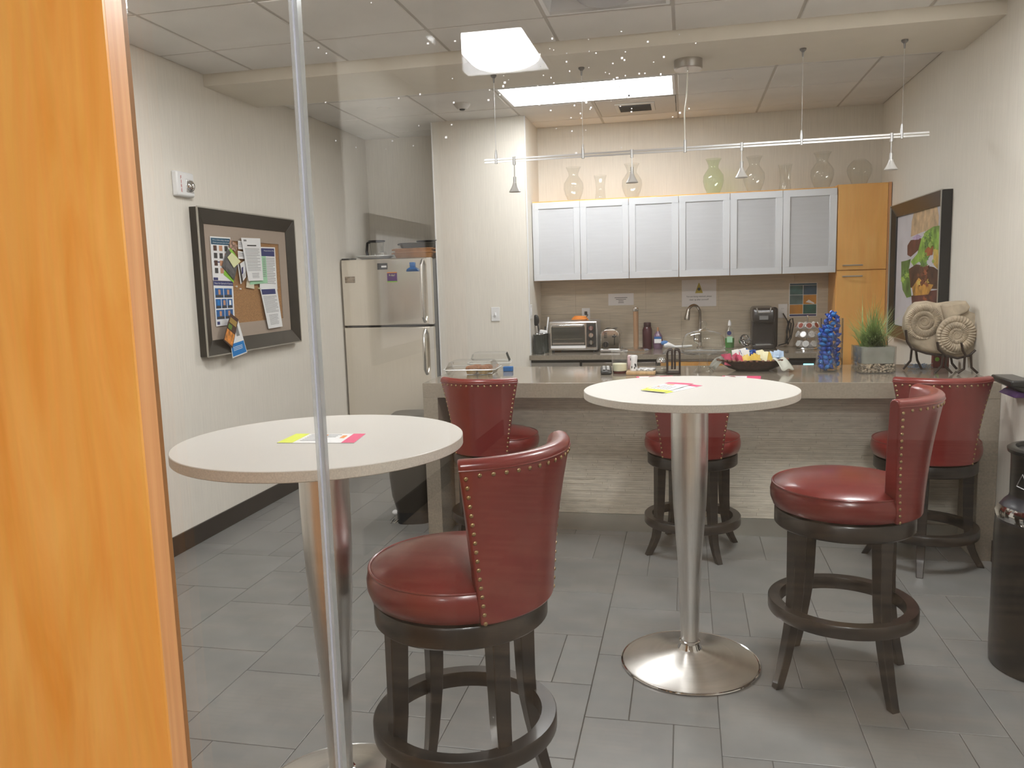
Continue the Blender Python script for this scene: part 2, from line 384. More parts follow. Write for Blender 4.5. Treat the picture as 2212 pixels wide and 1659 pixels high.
MB().lathe([(0, -.039), (.022, -.039), (.018, -.046), (0, -.046)], 20).build('sensor', 'blackm', t)

# ---- glass wall, wood panel, corridor behind the camera (seen as reflections)
panel = thing('wood_panel', 'tall orange maple panel beside the glass wall', 'panel', (0, 0, 0))
MB().box(-1.765, -.752, .975, .9795, 0, 2.79).build('face', 'maple', panel)
MB().box(-1.765, -.752, .9795, 1.0245, 0, 2.79).build('core', 'maple_edge', panel, .001)
w1 = struct('window_1', bx(-.752, -.5055, YG-.006, YG+.006, 0, 2.79), 'pane', label='narrow clear glass pane beside the maple panel')
w2 = struct('window_2', bx(-.4935, XR+1.2, YG-.006, YG+.006, 0, 2.79), 'pane', label='wide clear glass pane in front of the stools')
ds = MB()
for k in range(110):
    if k < 85: px, py = random.gauss(1270, 120), random.gauss(190, 55)
    else: px, py = random.uniform(680, 1400), random.uniform(5, 330)
    p = ony(px, py, YG-.0068); r = random.uniform(.0004, .0013)
    ds.box(p.x-r, p.x+r*random.uniform(.6, 1.4), YG-.0068, YG-.006, p.z-r, p.z+r*random.uniform(.5, 1.3))
o = ds.build('dust_specks', mat('dust', G(.8), .9), w2, smooth=False); o['kind'] = 'stuff'
jt = struct('trim_3', bx(-.5055, -.5015, YG-.0065, YG+.0065, 0, 2.79), 'joint', label='clear vertical joint between two glass panes')
MB().box(-.4975, -.4935, YG-.0065, YG+.0065, 0, 2.79).build('glass_edge', 'joint', jt)
MB().box(-.5015, -.4975, YG-.0035, YG+.0035, 0, 2.79).build('sealant', mat('clear_sealant', (.45, .46, .52, 1), .3), jt)
def carpet():
    m = bpy.data.materials.new('carpet'); m.use_nodes = True; nt = m.node_tree; b = nt.nodes['Principled BSDF']; b.inputs['Roughness'].default_value = .95
    tc = nt.nodes.new('ShaderNodeTexCoord'); br = nt.nodes.new('ShaderNodeTexBrick')
    br.inputs['Color1'].default_value = (.42, .30, .20, 1); br.inputs['Color2'].default_value = (.12, .10, .08, 1); br.inputs['Mortar'].default_value = (.24, .18, .13, 1)
    br.inputs['Scale'].default_value = 1; br.inputs['Brick Width'].default_value = .28; br.inputs['Row Height'].default_value = .05; br.inputs['Mortar Size'].default_value = .004; br.inputs['Bias'].default_value = -.1
    nt.links.new(tc.outputs['Object'], br.inputs['Vector']); nt.links.new(br.outputs['Color'], b.inputs['Base Color']); return m
struct('floor_corridor', bx(-4.2, 3.6, -5.6, YG-.03, -.06, 0), carpet(), label='striped brown carpet of the corridor')
struct('trim_4', bx(-1.765, XR+1.2, YG-.03, YG+.03, -.06, 0), 'steel', label='metal threshold under the glass wall')
HL = [(-1.365, -.79, -3.06, -2.15), (.2, .8, -1.0, .2)]
cb = MB(); bxs = sorted({-4.2, 3.6}|{v for h in HL for v in h[:2]}); bys = sorted({-5.6, YG-.02}|{v for h in HL for v in h[2:]})
for i in range(len(bxs)-1):
    for j in range(len(bys)-1):
        mx_, my_ = (bxs[i]+bxs[i+1])/2, (bys[j]+bys[j+1])/2
        if not any(h[0] < mx_ < h[1] and h[2] < my_ < h[3] for h in HL): cb.box(bxs[i], bxs[i+1], bys[j], bys[j+1], 2.79, 2.86)
cb.box(-4.2, 3.6, -5.6, YG-.02, 2.9, 2.95)
struct('ceiling_corridor', cb, 'tile_c', label='white ceiling of the corridor')
wc = 'wall'
struct('wall_corridor_left', bx(-4.2, XHALL, -5.6, -2.01, 0, 2.79), wc, label='beige corridor wall with a framed picture')
struct('wall_corridor_back', bx(XHALL, 3.6, -5.6, -5.5, 0, 2.79), wc, label='beige end wall of the corridor')
struct('wall_corridor_right', bx(3.5, 3.6, -5.5, YG, 0, 2.79), wc, label='beige side wall of the corridor')
struct('wall_corridor_side', bx(-4.2, -4.1, -2.01, YG, 0, 2.79), wc, label='beige far wall of the corridor opening')
struct('wall_front', bx(-4.2, -1.765, .97, 1.03, 0, 2.9), wc, label='beige wall beside the maple panel')
struct('wall_front_right', bx(XR+.12, 3.6, YG+.03, YG+.09, 0, 2.79), wc, label='beige wall beyond the break room')
struct('wall_header', bx(XL-.1, XR+1.2, YG-.03, YG+.03, 2.79, 3.0), wc, label='beige header over the glass wall')
struct('baseboard_corridor', bx(XHALL, XHALL+.015, -5.5, -2.01, 0, .15), 'blackm', label='black baseboard of the corridor wall')
pic = thing('corridor_picture', 'dark framed print with wide white mat on the corridor wall', 'picture', (XHALL, -2.83, 1.47))
for a in ((-.57, .57, .345, .43), (-.57, .57, -.43, -.345)): MB().box(0, .03, a[0], a[1], a[2], a[3]).build('frame_rail', 'frame', pic, .003)
for a in ((-.57, -.47), (.47, .57)): MB().box(0, .03, a[0], a[1], -.345, .345).build('frame_stile', 'frame', pic, .003)
MB().box(0, .012, -.47, .47, -.345, .345).build('mat_board', 'paper', pic)
MB().box(.012, .014, -.3, .3, -.2, .15).build('print', mat('corridor_print', (.45, .42, .4, 1), .6, var=.4, vscale=(5, 5, 5)), pic)
struct('wall_corridor_post', bx(-.905, -.82, -1.0, -.92, 0, 2.79), 'steel', label='slim grey metal post in the corridor')
for i, (a, b, c, d) in enumerate(HL):
    troffer(['lit recessed light in the corridor ceiling by the framed picture', 'lit recessed light in the corridor ceiling close to the glass wall'][i], a, b, c, d, 2.786, 'y', HALL_LIGHT, lensw=.46, name='ceiling_light_offscreen')

# ================================================================== KITCHEN
# ---- peninsula
pen = thing('peninsula_counter', 'long grey quartz bar counter with waterfall ends and split-stone front', 'counter', (0, 0, 0))
XP0 = -1.491
MB().box(XP0, XR-.001, YF, 5.22, .842, ZK).build('worktop', 'quartz', pen, .002)
MB().box(XP0, XP0+.088, YF, 5.22, 0, .842).build('leg', 'quartz', pen, .002)
MB().box(XR-.089, XR-.001, YF, 5.22, 0, .842).build('leg', 'quartz', pen, .002)
MB().box(XP0+.088, XR-.089, YK+.025, 5.16, 0, .842).build('body', mat('peninsula_body', (.30, .26, .2, 1), .7), pen)
st = MB(); z = .105
while z < .84:
    hh = random.choice([.008, .011, .014, .017]); x = XP0+.088
    while x < XR-.09:
        ln = random.uniform(.1, .42); d = random.uniform(0, .0028)
        st.box(x+.0005, min(x+ln, XR-.0895)-.0005, YK+.004+d, YK+.026, z+.0004, min(z+hh, .841)-.0004); x += ln
    z += hh
o = st.build('stone_strips', 'stone', pen, smooth=False); o['kind'] = 'stuff'
MB().box(XP0+.088, XR-.089, YK-.002, YK+.025, 0, .104).build('kick_plate', 'kick', pen)

# ---- back run: base units, worktop
M['basegrey'] = mat('drawer_grey', (.36, .34, .31, 1), .35, .4)
def base_unit(label, x0, x1, m, hm='alu', drawers=True, name='base_cabinet', cat='cabinet', top=.84):
    t = thing(name, label, cat, ((x0+x1)/2, 6.47, 0)); w = (x1-x0)/2-.002
    MB().box(-w, w, .02, .595, .1, top).build('carcass', 'blackm', t)
    a = MB().box(-w+.003, w-.003, 0, .02, .68, .82).build('drawer' if drawers else 'control_panel', m, t, .002)
    if drawers: MB().tube([(-w*.55, -.025, .755), (w*.55, -.025, .755)], .006).build('handle', hm, a)
    d = MB().box(-w+.003, w-.003, 0, .02, .1, .675).build('door', m, t, .002)
    MB().tube([(-w*.55, -.025, .63), (w*.55, -.025, .63)], .006).build('handle', hm, d)
    MB().box(-w, w, .06, .08, 0, .1).build('toe_kick', 'blackm', t)
    return t
base_unit('grey drawer unit at the end of the kitchen counter by the wall stub', XCR+.004, -.845, 'basegrey')
base_unit('stainless dishwasher front under the toaster', -.835, -.235, 'steel', drawers=True, name='dishwasher', cat='dishwasher')
base_unit('maple base cabinet under the kitchen sink', -.205, .395, 'pantry', top=.66)
base_unit('maple base cabinet beside the appliance with blue display', .395, .62, 'pantry')
ap = base_unit('black built-in appliance with a glowing blue display', .625, 1.14, 'black', drawers=False, name='undercounter_appliance', cat='appliance')
MB().box(.0, .075, -.004, .001, .775, .80).build('display', mat('display_cyan', (.2, .7, .8, 1), .4, emit=(.35, .85, 1, 1), estr=1.6), ap)
wm = MB()
for a in ((XCR+.001, -.175, 6.43, YB-.002), (.315, 1.145, 6.43, YB-.002), (-.175, .315, 6.43, 6.505), (-.175, .315, 6.855, YB-.002)): wm.box(*a, .847, ZKIT)
wt = tag(wm.build('kitchen_worktop', 'quartz', smooth=False), 'grey quartz worktop along the back wall of the kitchen', 'worktop')
def splash():
    m = mat('backsplash_stone', (.56, .49, .385, 1), .6, var=.12, vscale=(6, 6, 130), bump=.7, bscale=(10, 10, 230)); return m
bs = struct('trim_5', bx(XCR, 1.147, YB-.012, YB, ZKIT, 1.49), 'grout', label='ribbed stone-look tile backsplash')
for j, (za, zb) in enumerate(((ZKIT, 1.19), (1.19, 1.49))):
    x = XCR - (.3 if j else 0)
    while x < 1.14:
        a = max(x, XCR); b = min(x+.61, 1.147)
        if b-a > .02: MB().box(a+.0004, b-.0004, YB-.02, YB-.012, za+.0004, zb-.0004).build('backsplash_tile', splash(), bs, .001, smooth=False)
        x += .61

# ---- upper cabinets
dx = (1.1405+1.2575)/6; X1 = -1.2555
ulabels = ['pair of frosted glass wall cabinet doors next to the wall stub', 'pair of frosted glass wall cabinet doors above the sink', 'pair of frosted glass wall cabinet doors next to the maple pantry']
for i in range(3):
    x0 = X1+2*i*dx; t = thing('wall_cabinet', ulabels[i], 'cabinet', (x0, 6.70, 1.488), 0, None)
    MB().box(.0, 2*dx, .021, .368, 0, .658).build('carcass', 'pantry', t, .001)
    for k in range(2):
        a, b = k*dx+.002, (k+1)*dx-.002
        d = MB()
        fw = .052; H0, H1 = .002, .648
        d.box(a, b, 0, .02, H0, H0+fw); d.box(a, b, 0, .02, H1-fw, H1); d.box(a, a+fw, 0, .02, H0+fw, H1-fw); d.box(b-fw, b, 0, .02, H0+fw, H1-fw)
        dd = d.build('door', 'alu_door', t, .0015)
        MB().box(a+fw-.004, b-fw+.004, .007, .013, H0+fw-.004, H1-fw+.004).build('glass_panel', 'frost', dd)
# ---- pantry
t = thing('pantry_cabinet', 'tall maple pantry cabinet beside the wall cabinets', 'cabinet', (1.147, 6.70, 0))
MB().box(0, .383, .02, .369, .08, 2.16).build('carcass', 'pantry', t, .001)
for za, zb, hz in ((.085, 1.500, 1.457), (1.506, 2.155, 1.541)):
    d = MB().box(.003, .36, 0, .02, za, zb).build('door', 'pantry', t, .0015)
    MB().tube([(.045, -.003, hz), (.045, -.026, hz), (.185, -.026, hz), (.185, -.003, hz)], .0055).build('handle', 'alu', d)
MB().box(.362, .383, 0, .02, .08, 2.16).build('filler_strip', 'maple_edge', t)

# ---- fridge
t = thing('refrigerator', 'stainless top-freezer refrigerator in the alcove', 'refrigerator', (-2.835, 6.35, 0))
FW = .79
MB().box(.004, FW-.004, .055, .70, .05, 1.70).build('body', mat('fridge_side', G(.12), .5), t, .004)
MB().box(.02, FW-.02, .06, .6, 0, .05).build('plinth', 'blackm', t)
for nm, za, zb in (('door', .06, 1.145), ('freezer_door', 1.16, 1.712)):
    d = MB().box(0, FW, 0, .055, za, zb).build(nm, 'fridge', t, .008)
    hz0, hz1 = (.75, 1.12) if nm == 'door' else (1.185, 1.69)
    MB().tube([(FW-.07, -.002, hz0), (FW-.07, -.05, hz0+.04), (FW-.07, -.055, (hz0+hz1)/2), (FW-.07, -.05, hz1-.04), (FW-.07, -.002, hz1)], .014, 10).build('handle', 'steel', d)
    MB().box(FW-.035, FW+.001, -.004, .0, za+.004, zb-.004).build('edge_trim', 'chrome', d)
MB().box(.0, .09, .02, .12, 1.712, 1.725).build('hinge_cap', 'blackm', t)
def fr(px, py): return ony(px, py, 6.348)
def quad_thing(name, label, cat, a, b, m, y=6.349, th=.002, group=None):
    p, q = ony(*a, y), ony(*b, y)
    return tag(MB().box(p.x, q.x, y-th, y+.0015, q.z, p.z).build(name, m), label, cat, group)
quad_thing('fridge_magnet', 'small landscape photo magnet on the freezer door', 'magnet', (745, 598), (767, 611), mat('magnet_photo', (.30, .24, .18, 1), .5, var=.5, vscale=(30, 30, 60)))
q = quad_thing('fridge_magnet', 'small black sticker magnet with white print on the freezer door', 'magnet', (815, 569), (837, 582), 'black')
MB().box(-2.475, -2.43, 6.3462, 6.347, 1.64, 1.655).build('print', 'paper', q)
q = quad_thing('fridge_magnet', 'purple square magnet with orange and green edges on the freezer door', 'magnet', (836, 588), (858, 609), 'purple')
p0, p1 = fr(836, 588), fr(858, 609)
MB().box(p0.x, p1.x, 6.346, 6.347, p0.z-.008, p0.z).build('top_band', 'orange', q); MB().box(p0.x, p1.x, 6.346, 6.347, p1.z, p1.z+.008).build('bottom_band', 'green', q)
lettering('R·day!', ((p0.x+p1.x)/2, 6.3455, p0.z-.026), (1, 0, 0), (0, 0, 1), .05, 'sticky', q, .02)
t = thing('magnet_clip', 'blue plastic magnet clip on the freezer door', 'clip', (-2.20, 6.348, 1.60))
MB().loft([[(-.055, 0, 0), (.055, 0, 0), (.055, -.02, 0), (-.055, -.02, 0)], [(-.045, 0, .02), (.045, 0, .02), (.045, -.03, .02), (-.045, -.03, .02)], [(-.02, 0, .035), (.02, 0, .035), (.02, -.022, .035), (-.02, -.022, .035)]]).build('jaw', mat('clip_blue', (.01, .12, .36, 1), .35), t, .005)
MB().loft([[(-.02, 0, .033), (.02, 0, .033), (.02, -.02, .033), (-.02, -.02, .033)], [(-.026, 0, .075), (.02, 0, .075), (.02, -.012, .075), (-.026, -.012, .075)]]).build('grip', mat('clip_blue', (.01, .12, .36, 1), .35), t, .004)
# on top of the fridge
ZFT = 1.712
t = thing('serving_platter', 'shallow white platter on top of the refrigerator', 'platter', (-2.6, 6.53, ZFT))
MB().lathe([(0, .004), (.10, .004), (.105, .0), (.11, .004), (.165, .028), (.163, .032), (.11, .012), (0, .010)], 40).build('dish', 'white', t)
t = thing('blender_jar', 'clear blender jar with black handle and rim on the fridge', 'jar', (-2.585, 6.55, ZFT+.012))
MB().lathe([(.0, 0), (.045, 0), (.05, .01), (.062, .135), (.066, .14)], 28).build('jar', 'vglass', t)
MB().lathe([(.062, .135), (.072, .138), (.072, .150), (0, .152)], 28).build('lid', 'black', t)
MB().tube([(-.06, 0, .14), (-.085, 0, .13), (-.095, 0, .06), (-.085, 0, .01), (-.05, 0, .008)], .012, 8).build('handle', 'black', t)
t = thing('glass_stopper_bottle', 'small clear glass bottle in front of the blender jar', 'bottle', (-2.5, 6.45, ZFT+.012))
MB().lathe([(0, 0), (.032, 0), (.04, .02), (.036, .045), (.012, .055), (.012, .065)], 8).build('bottle', 'vglass', t); MB().lathe([(0, .065), (.011, .065), (.008, .095), (0, .098)], 12).build('stopper', 'vglass', t)
M['tan'] = mat('tan_glaze', (.40, .20, .085, 1), .3, coat=.4, var=.2, vscale=(12, 12, 12))
def baking_dish(label, x, y, z, s, m, nm='baking_dish'):
    t = thing(nm, label, 'dish', (x, y, z))
    def rr(a, b, zz, r=.03):
        return [(a*cx+math.copysign(0, 1), b*cy, zz) for cx, cy in ((-1, -.75), (-.8, -1), (.8, -1), (1, -.75), (1, .75), (.8, 1), (-.8, 1), (-1, .75))]
    MB().loft([rr(.15*s, .1*s, 0), rr(.17*s, .115*s, .045), rr(.178*s, .122*s, .047), rr(.178*s, .122*s, .052), rr(.165*s, .11*s, .05), rr(.145*s, .095*s, .008)]).build('dish', m, t, .003)
    for sx in (-1, 1): MB().box(min(sx*.165*s, sx*.205*s), max(sx*.165*s, sx*.205*s), -.05*s, .05*s, .038, .05).build('handle', m, t, .005)
    return t
baking_dish('tan glazed baking dish at the bottom of the stack on the fridge', -2.235, 6.55, ZFT, 1, 'tan')
baking_dish('tan glazed baking dish in the middle of the stack on the fridge', -2.235, 6.55, ZFT+.03, .98, 'tan')
baking_dish('dark grey baking pan on top of the stack on the fridge', -2.2, 6.55, ZFT+.075, .9, mat('pan_grey', (.08, .075, .065, 1), .35, .5), 'baking_pan')
tag(MB().lathe([(0, .0), (.09, .0), (.10, .012), (.10, .016), (0, .018)], 30, sx=1.1).build('pan_lid', 'black'), 'round black pan lid leaning on top of the baking pan', 'lid').location = (-2.12, 6.56, ZFT+.128)

# ================================================================== WALL FITTINGS
def wall_plate(label, P, U, N, kind, cat='switch', nm='light_switch'):
    U = Vector(U); N = Vector(N); V = Vector((0, 0, 1))
    t = thing(nm, label, cat); t.matrix_world = Matrix((( U.x, V.x, N.x, P[0]), (U.y, V.y, N.y, P[1]), (U.z, V.z, N.z, P[2]), (0, 0, 0, 1)))
    MB().box(-.036, .036, -.058, .058, 0, .006).build('plate', 'white', t, .002)
    if kind == 'toggle': MB().box(-.005, .005, -.012, .012, .006, .016).build('toggle', 'white', t, .001)
    elif kind == 'rocker': MB().box(-.016, .016, -.032, .032, .006, .010).build('rocker', 'white', t, .001)
    else:
        for s in (-1, 1):
            r = MB().lathe([(0, .009), (.016, .009), (.017, .006)], 20, c=(0, s*.02)).build('receptacle', 'white', t)
            for k in (-1, 1): MB().box(k*.006-.001, k*.006+.001, s*.02-.004, s*.02+.004, .009, .0095).build('slot', 'black', r)
    return t
BW = ((1, 0, 0), (0, -1, 0))
wall_plate('white toggle light switch on the wall stub', (-1.548, YCOL, 1.228), *BW, 'toggle')
wall_plate('white switch plate on the kitchen side of the wall stub', (XCR, 6.555, 1.24), (0, -1, 0), (1, 0, 0), 'rocker')
wall_plate('white switch plate on the wall beside the notice board', (XL, 5.525, 1.215), (0, 1, 0), (1, 0, 0), 'rocker')
wall_plate('white outlet on the backsplash above the toaster oven', (-.861, YB-.02, 1.184), *BW, 'outlet', 'outlet', 'wall_outlet')
wall_plate('white outlet on the backsplash beside the coffee maker', (.791, YB-.02, 1.182), *BW, 'outlet', 'outlet', 'wall_outlet')
# fire alarm strobe
t = thing('fire_alarm', 'white wall fire alarm with red vertical FIRE lettering and strobe', 'alarm')
t.matrix_world = Matrix(((0, 0, 1, XL), (1, 0, 0, 4.228), (0, 1, 0, 2.104), (0, 0, 0, 1)))
MB().loft([[(-.085, -.07, 0), (.085, -.07, 0), (.085, .075, 0), (-.085, .075, 0)], [(-.08, -.065, .035), (.08, -.065, .035), (.08, .07, .035), (-.08, .07, .035)]]).build('housing', 'white', t, .008)
MB().sphere((.035, -.005, .035), .036, 16, 10, (1, 1, .75)).build('strobe', 'chrome', t)
MB().box(.0, .07, -.042, .032, .033, .038).build('strobe_bezel', 'alu', t, .003)
for i, ch in enumerate('FIRE'): lettering(ch, (-.045, .036-.024*i, .0356), (1, 0, 0), (0, 1, 0), .012 if ch != 'I' else .004, 'red', t, .018)

# ---- notice board on the left wall
nb = thing('notice_board', 'large dark framed cork notice board on the wall', 'notice board')
nb.matrix_world = Matrix(((0, 0, 1, XL), (1, 0, 0, 4.885), (0, 1, 0, 1.543), (0, 0, 0, 1)))
BWH, BHH = .598, .443
def frame_parts(parent, w, h, bw, d, m, nm='frame_rail'):
    for s in (1, -1):
        MB().loft([[(-w, s*h, 0), (w, s*h, 0), (w-bw, s*(h-bw), 0), (-w+bw, s*(h-bw), 0)], [(-w, s*h, d), (w, s*h, d), (w-bw, s*(h-bw), d*.55), (-w+bw, s*(h-bw), d*.55)]]).build(nm, m, parent, .002)
        MB().loft([[(s*w, -h, 0), (s*w, h, 0), (s*(w-bw), h-bw, 0), (s*(w-bw), -h+bw, 0)], [(s*w, -h, d), (s*w, h, d), (s*(w-bw), h-bw, d*.55), (s*(w-bw), -h+bw, d*.55)]]).build(nm, m, parent, .002)
frame_parts(nb, BWH, BHH, .092, .055, 'frame')
for s in (1, -1):
    MB().box(-BWH, BWH, s*BHH-.004, s*BHH+.004, .048, .0565).build('fillet', 'silver', nb)
    MB().box(s*BWH-.004, s*BWH+.004, -BHH, BHH, .048, .0565).build('fillet', 'silver', nb)
mb = MB(); iw, ih = .506, .351; cw, ch = .405, .262
for a in ((-iw, iw, ch, ih), (-iw, iw, -ih, -ch), (-iw, -cw, -ch, ch), (cw, iw, -ch, ch)): mb.box(a[0], a[1], a[2], a[3], 0, .024)
mb.build('mat_board', 'matboard', nb); MB().box(-cw, cw, -ch, ch, 0, .018).build('cork', 'cork', nb)
PXB = XL+.026
def b4(u, v): return (430+u/5.53, 490+v/5.53)        # zoomed crop -> photo pixel
def paper(name, label, quad, off, m, cat='paper', prints=(), lines=(), heads=(), group=None, curl=0):
    """quad: TL,TR,BR,BL photo pixels on the board plane"""
    X = PXB+off; TL, TR, BR, BL = [onx(*b4(*q), X) for q in quad]
    for p in (BR, BL): p.x += curl
    t = MB().slab([TL, TR, BR, BL], (1, 0, 0), .0008).build(name, m); tag(t, label, cat, group)
    def P(u, v, e=.0012):
        p = TL*(1-u)*(1-v)+TR*u*(1-v)+BR*u*v+BL*(1-u)*v; return p+Vector((e, 0, 0))
    by = {}
    for a, b, c, d, pm in prints: by.setdefault(pm, []).append((a, b, c, d))
    for a, b, c, d, n, pm in lines:
        for i in range(n):
            v = b+(d-b)*i/n; by.setdefault(pm, []).append((a, v, c-(random.random()*.25*(c-a) if i % 3 == 2 else 0), v+(d-b)/n*.32))
    for e, (pm, rs) in enumerate(by.items()):
        sep = len(rs) <= 14; mb = MB()
        for a, b, c, d in rs:
            if sep: mb = MB()
            mb.slab([P(a, b, .0010+e*.0003), P(c, b, .0010+e*.0003), P(c, d, .0010+e*.0003), P(a, d, .0010+e*.0003)], (1, 0, 0), .0002)
            if sep: mb.build('print', pm, t, smooth=False)
        if not sep: mb.build('print', pm, t, smooth=False)['kind'] = 'stuff'
    for s, u, v, w, h, pm in heads:
        U = (P(1, v)-P(0, v)); V = (P(u, 0)-P(u, 1)); lettering(s, P(u, v, .0032), U.normalized(), V.normalized(), w*U.length, pm, t, h*V.length)
    return t
faces = [(.12+.27*i, .2+.17*j, .28+.27*i, .32+.17*j, random.choice(['skin', 'brownp', 'inkd'])) for j in range(4) for i in range(3)]
paper('mask_poster', 'white poster with teal header and rows of face pictures', [(128, 112), (372, 128), (405, 650), (165, 640)], .002, 'paper', 'poster',
      [(.03, .03, .97, .18, 'teal'), (.1, .56, .9, .59, 'navy'), (.03, .93, .25, .99, 'navy')]+faces, (), [("It's a two-way street", .5, .075, .8, .045, 'paper'), ('Masks protect you & me', .5, .135, .8, .035, 'paper')])
g = []
for r in range(3):
    n = (2, 3, 2)[r]
    for i in range(n):
        a = .05+.9*i/n; b = .05+.9*(i+1)/n-.03; v0 = .16+.24*r; g += [(a, v0, b, v0+.21, 'blue'), (a+.02, v0+.15, b-.02, v0+.205, 'inkd'), ((a+b)/2-.05, v0+.03, (a+b)/2+.06, v0+.14, random.choice(['skin', 'bblue', 'paper']))]
paper('germs_poster', 'white poster with dark header and blue picture tiles', [(168, 645), (402, 655), (428, 1165), (205, 1190)], .003, 'paper', 'poster',
      [(.0, .0, 1, .1, 'navy'), (.06, .9, .2, .97, 'navy')]+g, (), [('Stop the Spread of Germs', .5, .05, .92, .05, 'paper')])
paper('collage_card', 'small colourful photo card under the grey leaflet', [(372, 150), (462, 225), (440, 300), (345, 240)], .004, mat('collage', (.35, .22, .16, 1), .6, var=.9, vscale=(60, 60, 60)), 'card')
paper('business_card', 'upper white business card pinned beside the letter', [(465, 165), (530, 175), (535, 270), (468, 265)], .003, 'paper', 'card', (), [(.1, .2, .9, .8, 5, 'ink')])
paper('business_card', 'lower white business card pinned beside the letter', [(462, 285), (545, 300), (550, 385), (468, 380)], .003, 'paper', 'card', (), [(.1, .2, .9, .8, 5, 'ink')])
paper('green_leaflet', 'lime green leaflet edge behind the grey leaflet', [(370, 240), (465, 380), (410, 668), (292, 570)], .004, 'green', 'leaflet')
paper('grey_leaflet', 'dark grey leaflet hanging at an angle over the face poster', [(340, 248), (462, 440), (420, 640), (275, 470)], .010, mat('leaflet_grey', G(.09), .6, var=.5, vscale=(50, 50, 50)), 'leaflet', (), [(.15, .2, .85, .8, 9, 'ink')])
paper('sticky_note', 'pale yellow sticky note on the grey leaflet', [(390, 305), (497, 412), (415, 490), (338, 365)], .016, 'sticky', 'note')
paper('blue_white_pamphlet', 'folded white pamphlet with a blue figure next to the letter', [(490, 440), (556, 395), (560, 600), (500, 685)], .006, 'paper', 'pamphlet', [(.2, .25, .5, .6, 'navy')], [(.1, .65, .9, .9, 4, 'ink')])
paper('black_pamphlet', 'narrow black and white pamphlet beside the letter', [(460, 440), (490, 450), (525, 650), (495, 685)], .009, 'paper', 'pamphlet', [(.35, .0, 1, 1, 'black')])
paper('cream_sheet', 'cream sheet showing below the green sheet', [(575, 600), (650, 600), (660, 742), (562, 725)], .003, mat('cream_paper', (.66, .62, .48, 1), .8), 'paper')
paper('mint_sheet', 'mint green sheet behind the white letter', [(640, 350), (795, 350), (818, 672), (605, 690)], .005, 'mint', 'paper', (), [(.75, .1, .95, .8, 10, 'ink')])
paper('white_letter', 'long white typed letter pinned at the top of the board', [(500, 130), (728, 138), (757, 640), (580, 648)], .010, 'paper', 'paper', [(.25, .16, .75, .19, 'inkd'), (.1, .04, .25, .08, 'ink')], [(.1, .24, .9, .78, 22, 'ink'), (.3, .82, .75, .95, 5, 'ink')], curl=.006)
paper('policy_sheet', 'upper white sheet with navy header on the board edge', [(735, 240), (905, 245), (935, 745), (725, 735)], .002, 'paper', 'paper', [(.02, .03, .93, .22, 'navy')], [(.25, .26, .92, .9, 16, 'ink')], [('Preparedness Plan', .55, .09, .7, .035, 'paper')])
paper('policy_sheet', 'lower white sheet with navy header hanging over the mat', [(728, 738), (928, 730), (988, 1190), (820, 1218)], .006, 'paper', 'paper', [(.05, .02, .88, .15, 'navy')], [(.08, .19, .9, .62, 14, 'ink'), (.2, .66, .8, .93, 9, 'ink')], curl=.006)
paper('blue_flyer', 'white flyer with a bright blue base hanging below the board', [(330, 1140), (465, 1110), (575, 1500), (402, 1568)], .034, 'paper', 'flyer', [(.03, .62, .97, .97, 'bblue'), (.55, .1, .8, .45, 'ink')], [(.15, .72, .8, .85, 3, 'paper')])
paper('food_flyer', 'dark food menu flyer hanging tilted below the board', [(375, 1030), (470, 1105), (398, 1450), (290, 1355)], .042, 'brownp', 'flyer', [(.1, .12, .9, .3, mat('menu_gold', (.35, .22, .05, 1), .6)), (.06, .55, .94, .95, 'food'), (.1, .35, .5, .5, mat('menu_green', (.1, .2, .03, 1), .6))])
for i, (u, v) in enumerate(((433, 712), (480, 742), (700, 735))):
    p = onx(*b4(u, v), PXB-.006)
    tag(MB().lathe([(0, .0), (.003, .0), (.004, .006), (.006, .012), (0, .013)], 10).build('push_pin', ('white', 'white', 'sticky')[i]), ['white push pin stuck in bare cork near the green leaflet', 'white push pin stuck in bare cork below the pamphlets', 'yellow push pin stuck in bare cork below the mint sheet'][i], 'pin').matrix_world = Matrix(((0, 0, 1, p.x), (1, 0, 0, p.y), (0, 1, 0, p.z), (0, 0, 0, 1)))

# ---- picture on the right wall
ap = thing('food_painting', 'black framed painting of a tall stacked sandwich with lettuce', 'painting')
AY, AZ, AW, AH = 5.88, 1.485, .625, .475
ap.matrix_world = Matrix(((0, 0, -1, XR), (-1, 0, 0, AY), (0, 1, 0, AZ), (0, 0, 0, 1)))
frame_parts(ap, AW, AH, .085, .06, mat('black_frame', G(.01), .25))
for s in (1, -1):
    MB().box(-AW, AW, s*AH-.003, s*AH+.003, .05, .0605).build('fillet', 'silver', ap)
    MB().box(s*(AW-.012)-.008, s*(AW-.012)+.008, -AH, AH, .052, .0612).build('fillet', 'silver', ap)
MB().box(-.545, .545, -.395, .395, .0, .022).build('canvas', mat('painting_ground', (.55, .54, .58, 1), .6, var=.06, vscale=(6, 6, 6)), ap)
def a8(u, v):
    p = onx(1880+u/3.4565, 380+v/3.4565, XR-.024); return (AY-p.y, p.z-AZ)
def daub(name, pts, m, e):
    MB().prism([a8(*p) for p in pts], .022, .022+e).build(name, m, ap)
def pm(n, c, v=.35): return mat(n, c, .55, var=v, vscale=(14, 14, 14))
daub('painted_bun', [(330, 250), (410, 225), (495, 215), (510, 300), (505, 385), (440, 400), (360, 430), (300, 455), (308, 340)], pm('paint_bun', (.52, .37, .22, 1)), .0005)
daub('painted_onion', [(312, 465), (350, 435), (380, 450), (360, 475), (325, 478)], pm('paint_onion', (.42, .32, .5, 1)), .0008)
daub('painted_tomato', [(275, 520), (300, 480), (378, 465), (372, 540), (300, 605), (275, 590)], pm('paint_dark_red', (.12, .035, .02, 1)), .0006)
